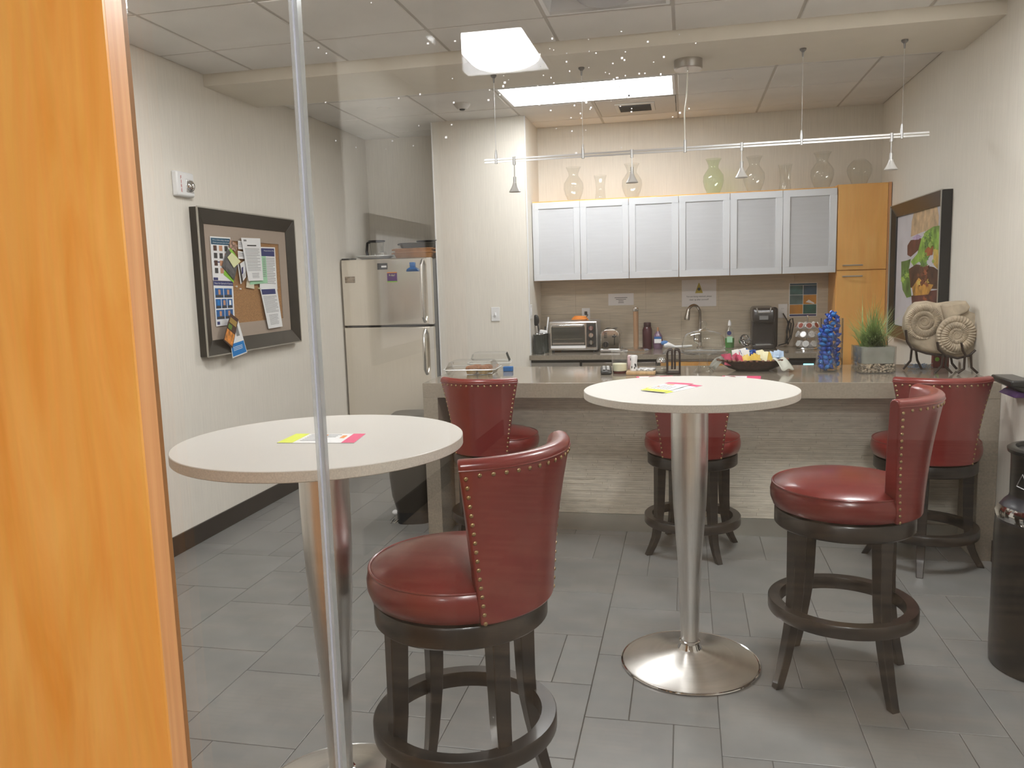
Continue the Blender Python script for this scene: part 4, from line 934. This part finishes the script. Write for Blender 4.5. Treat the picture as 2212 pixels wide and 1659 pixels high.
lids = [MB().lathe([(0, .0431), (.021, .0431), (.021, .0436), (0, .0436)], 18).mesh('lid', m) for m in pml]
plab = ['white coffee pod with red lid on the top tier of the carousel', 'white coffee pod with pale lid on the middle tier of the carousel', 'white coffee pod with pale lid on the bottom tier of the carousel']
for tier, z in enumerate((.175, .105, .03)):
    for k in range(8):
        a = -PI/2+2*PI*k/8+tier*.25
        o = bpy.data.objects.new('coffee_pod', podb); COL.objects.link(o); tag(o, plab[tier], 'coffee pod', plab[tier][:28]+' tier')
        o['group'] = ['pods on the top tier', 'pods on the middle tier', 'pods on the bottom tier'][tier]
        d = Vector((math.cos(a), math.sin(a), .45)).normalized(); q = d.to_track_quat('Z', 'Y'); p = Vector((.955, 6.80, ZW+z))+Vector((math.cos(a), math.sin(a), 0))*.045
        o.matrix_world = Matrix.Translation(p) @ q.to_matrix().to_4x4()
        link('lid', lids[tier], o)

# ================================================================== THINGS ON THE BAR COUNTER
ZP = ZK+.0005
def clamshell(label, x, y, rz, w, l, h, content):
    t = thing('cake_box', label, 'container', (x, y, ZP), rz)
    R4 = lambda a, b, z: [(-a, -b*.8, z), (-a*.85, -b, z), (a*.85, -b, z), (a, -b*.8, z), (a, b*.8, z), (a*.85, b, z), (-a*.85, b, z), (-a, b*.8, z)]
    MB().loft([R4(w*.84, l*.84, .002), R4(w*.93, l*.93, h*.4), R4(w, l, h*.4), R4(w, l, h*.43)], caps=False).build('tray', 'clear', t, ang=15)
    MB().loft([R4(w, l, h*.45), R4(w*.93, l*.93, h*.46), R4(w*.78, l*.78, h*.97), R4(w*.70, l*.70, h)], caps=True).build('lid', 'clear', t, ang=15)
    MB().tube(R4(w, l, h*.44)+[R4(w, l, h*.44)[0]], .003, 6).build('rim', mat('clear_rim', (.75, .75, .73, 1), .2, coat=.6), t)
    return t
M['muffin'] = mat('pastry_brown', (.30, .13, .06, 1), .8, var=.4, vscale=(60, 60, 60)); M['cupp'] = mat('pastry_cup', (.34, .22, .06, 1), .7, var=.3, vscale=(80, 80, 10))
b1 = clamshell('clear plastic cake box with pastries behind a stool', -1.31, 4.83, .05, .165, .13, .085, True)
b2 = clamshell('empty clear plastic box behind the pastry box', -1.26, 5.095, .15, .14, .11, .11, False)
for k in range(4):
    t = thing('pastry', 'brown topped pastry in a paper cup in the cake box', 'pastry', (-1.31+[-.0, .075, .02, .09][k], 4.80+[0, 0, .06, .06][k], ZP+.004), 0, 'pastries in the cake box')
    MB().lathe([(0, 0), (.028, 0), (.036, .032), (0, .033)], 20).build('paper_cup', 'cupp', t); MB().sphere((0, 0, .036), .037, 14, 8, (1, 1, .45)).build('crust', 'muffin', t)
tag(bx(-.03, .03, -.02, .02, 0, .03).build('blue_box', 'blue', bevel=.003), 'small blue box behind the pastry box', 'box').location = (-1.11, 4.96, ZP)
# remote
t = thing('remote_control', 'small black remote with pale buttons beside the candle', 'remote', (-.47, 4.79, ZP), .12)
MB().loft([[(-.034, -.05, 0), (.034, -.05, 0), (.034, .05, 0), (-.034, .05, 0)], [(-.034, -.05, .02), (.034, -.05, .02), (.034, .05, .045), (-.034, .05, .045)]]).build('case', 'black', t, .01)
for i in range(2):
    for j in range(3): MB().box(-.02+i*.024, -.004+i*.024, -.03+j*.024, -.014+j*.024, .027+j*.006, .034+j*.006).build('button', 'alu', t, .002)
# candle
t = thing('jar_candle', 'pale wax candle in a clear glass jar with dark red base', 'candle', (-.392, 4.83, ZP))
MB().lathe([(0, .012), (.041, .012), (.044, .02), (.0495, .135), (.0485, .135)], 36).build('jar', 'clear', t); MB().lathe([(0, .0), (.038, 0), (.040, .004), (.042, .014), (0, .014)], 36).build('base', mat('candle_base', (.10, .015, .01, 1), .25), t)
MB().lathe([(0, .016), (.041, .016), (.0435, .058), (0, .056)], 36).build('wax', 'wax', t)
MB().torus(.049, .0012, .135, 36, 6).build('rim', 'white', t)
lettering('Sweet', (.018, -.0475, .085), (1, 0, 0), (0, 0, 1), .028, 'ink', t, .01)
tag(bx(-.012, .012, -.03, .03, 0, .10).build('pink_box', mat('pale_pink', (.62, .45, .48, 1), .5), bevel=.003), 'narrow pale pink box behind the candle', 'box').location = (-.335, 4.9, ZP)
# board with shaker and leaflets
t = tag(bx(-.085, .085, -.075, .075, 0, .018).build('cutting_board', mat('board_wood', (.50, .33, .16, 1), .5, var=.15, vscale=(60, 6, 6)), bevel=.003), 'small pale wooden board by the candle', 'board'); t.location = (-.262, 4.80, ZP)
t = thing('ceramic_shaker', 'tall white ceramic shaker with dark leaf print on the board', 'shaker', (-.305, 4.80, ZP+.018))
MB().lathe([(0, 0), (.022, 0), (.023, .01), (.018, .04), (.020, .06), (.023, .085), (.019, .092), (0, .094)], 24).build('body', 'white', t)
for k in range(7):
    a = -PI/2+random.uniform(-1.1, 1.1); z = random.uniform(.015, .08)
    MB().sphere((.0205*math.cos(a), .0205*math.sin(a), z), .006, 8, 6, (.6, .6, 1.4)).build('leaf_print', 'inkd', t)
t = tag(bx(-.05, .05, -.045, .045, 0, .012).build('printed_packet', mat('bw_print', G(.5), .6, var=.9, vscale=(70, 70, 70)), bevel=.003), 'black and white patterned packet on the wooden board', 'packet'); t.location = (-.232, 4.815, ZP+.018); t.rotation_euler[2] = -.2
t = thing('sugar_dispenser', 'round glass sugar dispenser with chrome lid', 'dispenser', (-.143, 4.815, ZP))
MB().lathe([(0, .002), (.035, .002), (.040, .015), (.038, .035), (.027, .06), (.025, .066)], 28).build('jar', 'vglass', t); MB().lathe([(0, .004), (.033, .004), (.037, .015), (.030, .03), (0, .022)], 28).build('sugar', mat('sugar_grey', (.30, .27, .22, 1), .9), t); MB().lathe([(.026, .064), (.029, .066), (.029, .082), (.02, .094), (0, .097)], 28).build('lid', 'chrome', t)
# wire holder
t = thing('wire_holder', 'dark bronze wire napkin holder on the bar counter', 'holder', (-.073, 4.80, ZP)); M['bronze'] = mat('bronze_wire', (.025, .013, .009, 1), .4, .3)
for y in (-.045, .045):
    pts = [(-.036, y, .0), (-.036, y, .12), (-.030, y, .14), (-.012, y, .145), (-.008, y, .135), (-.008, y, .03)]
    MB().tube(pts, .0055, 8).build('wire_frame', 'bronze', t); MB().tube([(-p[0], p[1], p[2]) for p in pts], .0055, 8).build('wire_frame', 'bronze', t)
MB().box(-.04, .04, -.05, .05, .0, .012).build('base', 'bronze', t, .003)
for x in (-.036, .036): MB().tube([(x, -.045, .02), (x, .045, .02)], .005, 8).build('crossbar', 'bronze', t)
# cake stand
t = thing('cake_stand', 'clear glass pedestal cake stand', 'cake stand', (.10, 4.86, ZP))
MB().lathe([(.055, .0), (.060, .004), (.045, .018), (.026, .05), (.024, .085), (.034, .103), (.05, .11), (.135, .113), (.142, .117), (.142, .121), (.13, .118), (0, .116)], 48).build('stand', 'vglass', t)
t = thing('cake_dome', 'ribbed clear glass dome with ball knob on the cake stand', 'cake dome', (.10, 4.86, ZP+.122)); prof = []
rings = []
for r, z in [(.122, 0), (.124, .004), (.122, .05), (.117, .085), (.10, .108), (.07, .120), (.03, .126), (.018, .13)]:
    rb = .0016 if .002 < z < .06 else 0
    rings.append([((r+rb*math.cos(40*a))*math.cos(a), (r+rb*math.cos(40*a))*math.sin(a), z) for a in [2*PI*k/160 for k in range(160)]])
MB().loft(rings, caps=False).build('dome', 'vglass', t); MB().lathe([(.036, .128), (.03, .134), (.014, .137), (.011, .145)], 24).build('collar', 'vglass', t); MB().sphere((0, 0, .163), .020, 18, 12).build('knob', 'vglass', t)
MB().torus(.123, .003, .002, 60, 6).build('rim', 'clear', t)
# basket with packets
t = thing('woven_basket', 'brown woven bark basket full of sugar packets', 'basket', (.385, 4.93, ZP), 0)
def bell(r, z): return [((r*1.62+.006*math.sin(9*a+z*90))*math.cos(a), (r+.004*math.sin(11*a+z*70))*math.sin(a), z*(1+.06*math.sin(7*a))) for a in [2*PI*k/72 for k in range(72)]]
M['bark'] = mat('bark_weave', (.035, .010, .006, 1), .35, coat=.5, var=.9, vscale=(70, 70, 70), bump=1, bscale=(90, 90, 90))
MB().loft([bell(.055, 0), bell(.085, .02), bell(.108, .045), bell(.126, .068), bell(.120, .07), bell(.10, .045), bell(.05, .012)]).build('bowl', 'bark', t)
for k in range(38):
    a = 2*PI*k/38; MB().sphere((.198*math.cos(a), .122*math.sin(a), .068), .008, 8, 6, (1.3, 1, .8)).build('rim_bead', mat('bark_light', (.20, .09, .05, 1), .5, var=.5, vscale=(60, 60, 60)), t)
def cloth(label, x, y, rz, m):
    mb = MB(); rings = []
    for i in range(7):
        u = i/6; rings.append([(-.05+.1*v, -.075*u, .055*(1-u*u)*.9-.012*u+.006*math.sin(v*9+u*3)) for v in [k/8 for k in range(9)]])
    mb.loft(rings, caps=False, closed=False); o = tag(mb.build('paper_napkin', m), label, 'napkin'); md = o.modifiers.new('solid', 'SOLIDIFY'); md.thickness = .0015
    o.location = (x, y, ZP+.03); o.rotation_euler[2] = rz
cloth('pale paper napkin hanging over the basket rim beside the candy vase', .525, 4.87, .7, mat('napkin', (.62, .63, .55, 1), .8)); cloth('grey paper napkin hanging over the basket rim beside the cake stand', .22, 4.93, -1.2, mat('napkin_grey', (.33, .32, .28, 1), .7))
PK = {'pink': mat('packet_pink', (.52, .06, .13, 1), .5), 'white': mat('packet_white', (.75, .73, .70, 1), .5), 'yellow': mat('packet_yellow', (.62, .42, .06, 1), .5), 'cream': mat('packet_cream', (.78, .74, .48, 1), .5), 'ltblue': mat('packet_light_blue', (.40, .52, .68, 1), .5)}
def pack_mesh(w, l, m):
    mb = MB(); r = []
    for v, hz in ((-1, .0005), (-.7, .0045), (0, .006), (.7, .0045), (1, .0005)):
        r.append([(-w, l*v, 0), (-w*.5, l*v, hz), (w*.5, l*v, hz), (w, l*v, 0), (w*.5, l*v, -hz), (-w*.5, l*v, -hz)])
    return mb.loft(r).mesh('sugar_packet', m)
pms = {k: pack_mesh(.02, .032, m) for k, m in PK.items()}
plabs = {'pink': 'pink sweetener packet in the woven basket', 'white': 'white sugar packet in the woven basket', 'yellow': 'yellow sweetener packet in the woven basket', 'cream': 'cream sweetener packet with dark print in the woven basket', 'ltblue': 'light blue sweetener packet in the woven basket'}
def packs(kind, n, xr, yr, zr, tilt):
    for k in range(n):
        o = bpy.data.objects.new('sugar_packet', pms[kind]); COL.objects.link(o); tag(o, plabs[kind], 'packet', kind+' packets in the basket')
        o.location = (.385+random.uniform(*xr), 4.93+random.uniform(*yr), ZP+random.uniform(*zr)); o.rotation_euler = (random.uniform(.5, 1.2), random.uniform(-.5, .5), random.uniform(-.6, .6)+tilt)
packs('pink', 9, (-.165, -.06), (-.07, -.01), (.062, .09), .5); packs('white', 8, (-.11, -.02), (-.02, .05), (.075, .105), .2); packs('yellow', 7, (-.06, .05), (-.085, -.05), (.066, .08), 0); packs('yellow', 4, (.06, .12), (-.07, -.04), (.07, .085), .3)
packs('cream', 4, (.0, .07), (-.06, -.03), (.085, .11), .1); packs('ltblue', 5, (.10, .165), (-.04, .03), (.085, .11), -.3)
# wrapped candies
def candy_mesh(m):
    mb = MB().sphere((0, 0, 0), .0135, 10, 8, (1.25, 1, 1))
    for s in (-1, 1): mb.loft([[(s*.014, .004*math.cos(a), .004*math.sin(a)) for a in [2*PI*k/8 for k in range(8)]], [(s*.021, (.009+.002*(k % 2))*math.cos(2*PI*k/8), .004*math.sin(2*PI*k/8)) for k in range(8)]])
    return mb.mesh('wrapped_candy', m)
CB = [candy_mesh(mat('foil_blue', (.008, .06, .36, 1), .25, .3)), candy_mesh(mat('foil_bright', (.01, .15, .48, 1), .25, .3)), candy_mesh(mat('foil_white', (.7, .68, .63, 1), .3))]
def candy(x, y, z, i, label, group):
    o = bpy.data.objects.new('wrapped_candy', CB[i]); COL.objects.link(o); tag(o, label, 'candy', group); o.location = (x, y, z); o.rotation_euler = (random.uniform(0, 6), random.uniform(-.8, .8), random.uniform(0, 6)); return o
for k in range(12): candy(.385+random.uniform(-.08, .05), 4.93+random.uniform(.02, .07), ZP+random.uniform(.085, .115), k % 2, 'blue foil wrapped candy at the back of the woven basket', 'blue candies in the basket')
# candy vases
t = thing('candy_vase', 'waisted square glass vase packed with blue wrapped candies', 'vase', (.785, 4.87, ZP), .1)
def sq(a, z, n=6):
    P = []
    for cx, cy, s in ((1, 1, 0), (-1, 1, 1), (-1, -1, 2), (1, -1, 3)):
        for i in range(n): b = PI/2*(s+i/(n-1)); P.append((cx*(a-.012)+.012*math.cos(b), cy*(a-.012)+.012*math.sin(b), z))
    return P
wz = [(.056, 0), (.055, .012), (.046, .06), (.042, .11), (.044, .16), (.054, .215)]
MB().loft([sq(a, z) for a, z in wz], caps=False).build('vase', 'vglass', t); MB().loft([sq(.05, .001), sq(.05, .010)]).build('foot', 'vglass', t)
t = thing('candy_vase', 'tall straight square glass vase behind the waisted candy vase', 'vase', (.835, 4.985, ZP), 0)
MB().loft([sq(.056, 0), sq(.056, .30)], caps=False).build('vase', 'vglass', t); MB().loft([sq(.053, .001), sq(.053, .014)]).build('foot', 'vglass', t)
for z, n, a in [(.03, 5, .028), (.056, 5, .026), (.082, 5, .022), (.108, 5, .02), (.134, 5, .022), (.160, 5, .026), (.186, 6, .030), (.212, 6, .034), (.236, 4, .024), (.255, 2, .012)]:
    for k in range(n):
        an = 2*PI*k/n+z*40; i = 2 if (z in (.056, .082) and k == n-1) else (1 if k % 2 else 0)
        candy(.785+a*math.cos(an), 4.87+a*math.sin(an), ZP+z, i, 'white wrapped candy low in the waisted vase' if i == 2 else 'blue foil wrapped candy heaped above the rim of the waisted vase' if z > .2 else 'blue foil wrapped candy inside the waisted vase', 'white candies in the vase' if i == 2 else 'blue candies above the vase rim' if z > .2 else 'blue candies in the vase')
for k in range(46):
    z = .03+.305*k/46; a = .034 if z < .29 else .034*(1-(z-.29)/.06)
    candy(.835+a*math.cos(k*2.4), 4.985+a*math.sin(k*2.4), ZP+z, 0 if k % 4 else 1, 'blue foil wrapped candy topping the straight square vase' if z > .28 else 'blue foil wrapped candy in the straight square vase', 'blue candies topping the straight vase' if z > .28 else 'blue candies in the straight vase')
# potted grass
t = thing('potted_grass', 'tufted green grass plant in a square glass pot with pebbles', 'plant', (1.035, 4.84, ZP), .12)
MB().loft([sq(.094, .0), sq(.094, .15)], caps=False).build('glass_pot', 'clear', t); MB().loft([sq(.088, .001), sq(.088, .006)]).build('pot_bottom', 'clear', t)
MB().loft([sq(.086, .055), sq(.089, .145)]).build('liner', mat('pot_liner', (.25, .26, .225, 1), .4, var=.25, vscale=(9, 9, 9)), t)
pb = MB()
for k in range(420):
    a = random.choice([0, 1, 2, 3]); u = random.uniform(-.082, .082); p = [(u, -.083), (u, .083), (-.083, u), (.083, u)][a]
    pb.sphere((p[0], p[1], random.uniform(.008, .052)), random.uniform(.005, .009), 6, 4, (1, 1, .8))
o = pb.build('pebbles', mat('pebble', (.34, .28, .2, 1), .6, var=.6, vscale=(60, 60, 60)), t); o['kind'] = 'stuff'
gb = MB()
for k in range(560):
    a = random.uniform(0, 2*PI); r0 = random.uniform(0, .075); L = random.uniform(.11, .26); sp = random.uniform(.1, 1.6)
    if k % 14 == 0: L *= 1.35
    bx0, by0 = r0*math.cos(a*1.7), r0*math.sin(a*1.7); w = random.uniform(.0011, .0022); th = .15
    pts = []
    x = y = 0; z = .14
    for i in range(7):
        ang = sp*(.45+.85*(i/6)**1.2); pts.append((bx0+math.cos(a)*x, by0+math.sin(a)*x, z)); x += L/6*math.sin(ang+.12); z += L/6*math.cos(ang+.12)
    e = Vector((-math.sin(a), math.cos(a), 0)); b = len(gb.v)
    for i, p in enumerate(pts):
        ww = w*(1-(i/6)**2*.9); p = Vector(p); gb.v += [tuple(p-e*ww), tuple(p+e*ww)]
    gb.f += [(b+2*i, b+2*i+1, b+2*i+3, b+2*i+2) for i in range(6)]
o = gb.build('grass_blades', mat('grass_green', (.24, .34, .10, 1), .5, var=.45, vscale=(9, 9, 9)), t); o['kind'] = 'stuff'
# ammonite fossil on stand
def ammo(R, ribs, n1=64, n2=420, turns=3.0):
    """disc-shaped coiled shell, front towards -y"""
    mb = MB(); g = 1.95; rr = []
    for i in range(n1+1):
        r = R*(i/n1); ring = []
        for k in range(n2):
            th = 2*PI*k/n2; lr = math.log(max(r, R*.05)/R)/math.log(g)-th/(2*PI); p = lr-math.floor(lr)
            bul = math.sin(PI*p)**.55 if 0 < p < 1 else 0
            rb = .5+.5*math.cos(ribs*th+3*math.log(max(r, R*.05)/R))
            edge = math.sqrt(max(0, 1-(r/R)**4))
            hgt = (.10*R + r*.15*bul + r*.13*rb*bul)*edge
            ring.append((r*math.cos(th), -hgt, r*math.sin(th)))
        rr.append(ring)
    mb.loft(rr, caps=False); return mb
M['fossil'] = mat('fossil_stone', (.40, .33, .24, 1), .75, var=.2, vscale=(22, 22, 22), bump=.4, bscale=(120, 120, 120))
fo = thing('ammonite_fossil', 'cluster of two large coiled ammonite fossils in beige stone', 'fossil', (1.375, 4.83, ZP), .12)
def fpos(u, v, y):   # crop8 pixel -> local coordinates on a plane
    p = ony(1880+u/3.4565, 380+v/3.4565, y); return p
def put(o, P): o.location = fo.matrix_local.inverted() @ P
bpy.context.view_layer.update()
PA, PB_ = fpos(400, 1090, 4.80), fpos(640, 1185, 4.76)
R1 = (fpos(400, 1090, 4.8)-fpos(256, 1090, 4.8)).length*1.02; R2 = (fpos(640, 1185, 4.76)-fpos(500, 1185, 4.76)).length*1.12
o = ammo(R1, 62).build('ammonite_shell', 'fossil', fo, ang=80); put(o, PA)
o = ammo(R2, 34).build('ammonite_shell', 'fossil', fo, ang=80); put(o, PB_); o.rotation_euler = (0, .9, 0)
rock = MB(); outl = [(256, 1140), (262, 1060), (300, 980), (350, 940), (420, 932), (500, 950), (600, 935), (685, 930), (715, 975), (720, 1005), (790, 1030), (812, 1090), (830, 1190), (800, 1270), (740, 1345), (640, 1360), (540, 1330), (440, 1320), (350, 1300), (290, 1240)]
inv = fo.matrix_local.inverted(); o2 = [inv @ fpos(u, v, 4.84) for u, v in outl]; cxm = sum((p for p in o2), Vector())/len(o2)
rings = []
for s, dy in ((.86, -.045), (.97, -.035), (1.0, 0), (.98, .05), (.85, .075)): rings.append([cxm+(p-cxm)*s+Vector((0, dy, 0)) for p in o2])
rock.loft(rings).build('matrix_rock', 'fossil', fo, ang=60)
sl = MB(); l2 = [inv @ fpos(u, v, 4.83) for u, v in [(500, 960), (600, 940), (685, 930), (715, 975), (700, 1010), (600, 1060), (530, 1080)]]
cm = sum((p for p in l2), Vector())/len(l2); rings = [[cm+(p-cm)*s+Vector((0, dy, 0)) for p in l2] for s, dy in ((.8, -.062), (1, -.05), (1, .04))]
sl.loft(rings).build('shell_fragment', 'fossil', fo, .006)
sd = thing('fossil_stand', 'dark bronze metal stand holding the ammonite fossils', 'stand', (0, 0, 0))
def leg(pts, nm='leg'): MB().tube(pts, [.0065]*len(pts), 8).build(nm, 'bronze', sd)
F_p = lambda u, v, y: tuple(fpos(u, v, y))
ZB_ = onz
def foot(u0, v0, um, vm, ub, vb, y):     # from cradle down to the counter
    a = fpos(u0, v0, y); m = fpos(um, vm, y); b = fpos(ub, vb, y); leg([tuple(a), tuple(a*.4+m*.6+Vector((0, 0, .0))), tuple(m), (b.x, y, ZP+.007)])
for y, L in ((4.70, ((540, 1340, 530, 1420, 480, 1480), (570, 1345, 560, 1420, 610, 1462), (705, 1350, 700, 1440, 650, 1500), (750, 1335, 755, 1430, 800, 1488))), (4.90, ((310, 1290, 300, 1380, 245, 1438), (340, 1300, 350, 1375, 385, 1410), (600, 1345, 610, 1400, 645, 1440)))):
    for a in L: foot(*a, y)
for pts, y in (([(500, 1240), (510, 1295), (560, 1340), (650, 1362), (740, 1340), (785, 1300)], 4.715), ([(265, 1150), (275, 1235), (310, 1290), (420, 1325), (560, 1345)], 4.74), ([(310, 1290), (420, 1320), (600, 1345)], 4.90), ([(680, 1245), (690, 1300), (715, 1345)], 4.69)):
    MB().tube([F_p(u, v, y) for u, v in pts], .0065, 8).build('cradle_bar', 'bronze', sd)
MB().tube([F_p(310, 1290, 4.90), F_p(310, 1292, 4.74)], .006, 8).build('cradle_bar', 'bronze', sd); MB().tube([F_p(600, 1345, 4.90), F_p(600, 1350, 4.715)], .006, 8).build('cradle_bar', 'bronze', sd)
t = thing('red_box', 'small dark red box behind the fossil stand', 'box', (1.44, 5.04, ZP)); MB().box(-.042, .042, -.02, .02, 0, .085).build('box', mat('box_red', (.16, .012, .01, 1), .4), t, .002)
MB().lathe([(0, 0), (.012, 0), (.012, .002), (0, .002)], 16).build('badge', 'green', t).matrix_local = Matrix(((1, 0, 0, -.022), (0, 0, -1, -.0185), (0, 1, 0, .05), (0, 0, 0, 1)))
sh = MB()
for k in range(70):
    a = random.uniform(0, 6.28); r = random.uniform(0, .05); p = Vector((r*math.cos(a)*1.3, r*.6*math.sin(a), .003)); q = p+Vector((random.uniform(-.04, .04), random.uniform(-.02, .02), random.uniform(.0, .03)))
    sh.tube([p, (p+q)/2+Vector((0, 0, .008)), q], .0015, 4)
o = tag(sh.build('tissue_shred', mat('shred_blue', (.30, .38, .50, 1), .7)), 'tuft of blue shredded paper under the fossil', 'paper shred'); o['kind'] = 'stuff'; o.location = (1.315, 4.98, ZP)

# ================================================================== BINS
t = thing('pedal_bin', 'dark brown pedal bin with steel pedal beside the counter end', 'bin', (-1.705, 4.745, 0), .25)
def stad(a, b, z): return [(a*math.copysign(abs(math.cos(x))**.6, math.cos(x)), b*math.copysign(abs(math.sin(x))**.6, math.sin(x)), z) for x in [2*PI*k/40 for k in range(40)]]
M['bin'] = mat('bin_brown', (.035, .028, .02, 1), .35)
MB().loft([stad(.105, .12, 0), stad(.108, .123, .07), stad(.112, .127, .09), stad(.135, .15, .18), stad(.145, .16, .30), stad(.15, .165, .60)]).build('body', 'bin', t)
MB().loft([stad(.109, .124, .0), stad(.111, .126, .075)], caps=False).build('base_band', 'black', t)
MB().loft([stad(.155, .17, .60), stad(.157, .172, .62), stad(.15, .165, .66), stad(.11, .13, .69)]).build('lid', mat('bin_lid', (.10, .09, .075, 1), .4), t)
MB().tube([(-.085, -.09, .03), (-.115, -.13, .018), (-.14, -.125, .016), (-.125, -.085, .03)], .004, 8).build('pedal', 'chrome', t); MB().sphere((-.115, -.06, .065), .022, 12, 8, (1, 1, .8)).build('pedal_cap', 'white', t)
t = thing('tall_black_bin', 'tall black cylindrical bin with narrower top section by the wall', 'bin', (1.322, 3.20, 0))
M['binb'] = mat('bin_black', (.014, .014, .013, 1), .32)
MB().lathe([(0, 0), (.185, 0), (.19, .01), (.192, .05), (.192, .50), (.190, .56), (.186, .575)], 56).build('body', 'binb', t)
MB().lathe([(.189, .565), (.186, .60), (.165, .63), (.150, .645), (.147, .66)], 56).build('shoulder', mat('bin_shoulder', (.02, .022, .03, 1), .3), t)
MB().lathe([(.147, .655), (.148, .80), (.150, .815), (.160, .82), (.162, .833), (.155, .838), (.135, .84), (.13, .825), (0, .825)], 56).build('top_section', 'binb', t)
MB().lathe([(.1915, .575), (.195, .60), (.185, .625), (.180, .622), (.188, .6)], 16, arc=(PI*.95, PI*1.25)).build('latch', 'chrome', t)
a = math.radians(206); er = Vector((math.cos(a), math.sin(a), 0)); et = Vector((math.sin(a), -math.cos(a), 0))*-1; cc = er*.149+Vector((0, 0, .725))
tri = [(-.028, -.02), (.03, -.03), (-.006, .028)]
MB().tube([cc+et*u+Vector((0, 0, v))+er*.001 for u, v in tri+[tri[0]]], .0022, 6).build('emblem', 'alu', t)
t = thing('wall_dispenser', 'black wall shelf with purple packet at the edge of the view', 'dispenser', (XR, 4.12, 0))
MB().loft([[(-.02, -.13, .92), (0, -.13, .92), (0, .1, .92), (-.02, .1, .92)], [(-.09, -.13, .955), (0, -.13, .955), (0, .11, .955), (-.09, .11, .955)]]).build('shelf', 'black', t, .006)
MB().box(-.10, 0, -.14, .115, .955, .985).build('lip', 'black', t, .008)
MB().sphere((-.03, .1, .915), .01, 10, 8).build('red_button', 'red', t); MB().loft([[(-.07, -.1, .9), (-.01, -.1, .9), (-.01, .10, .9), (-.07, .10, .9)], [(-.05, -.1, .925), (-.01, -.1, .925), (-.01, .08, .925), (-.05, .08, .925)]]).build('packet', 'purple', t, .004)
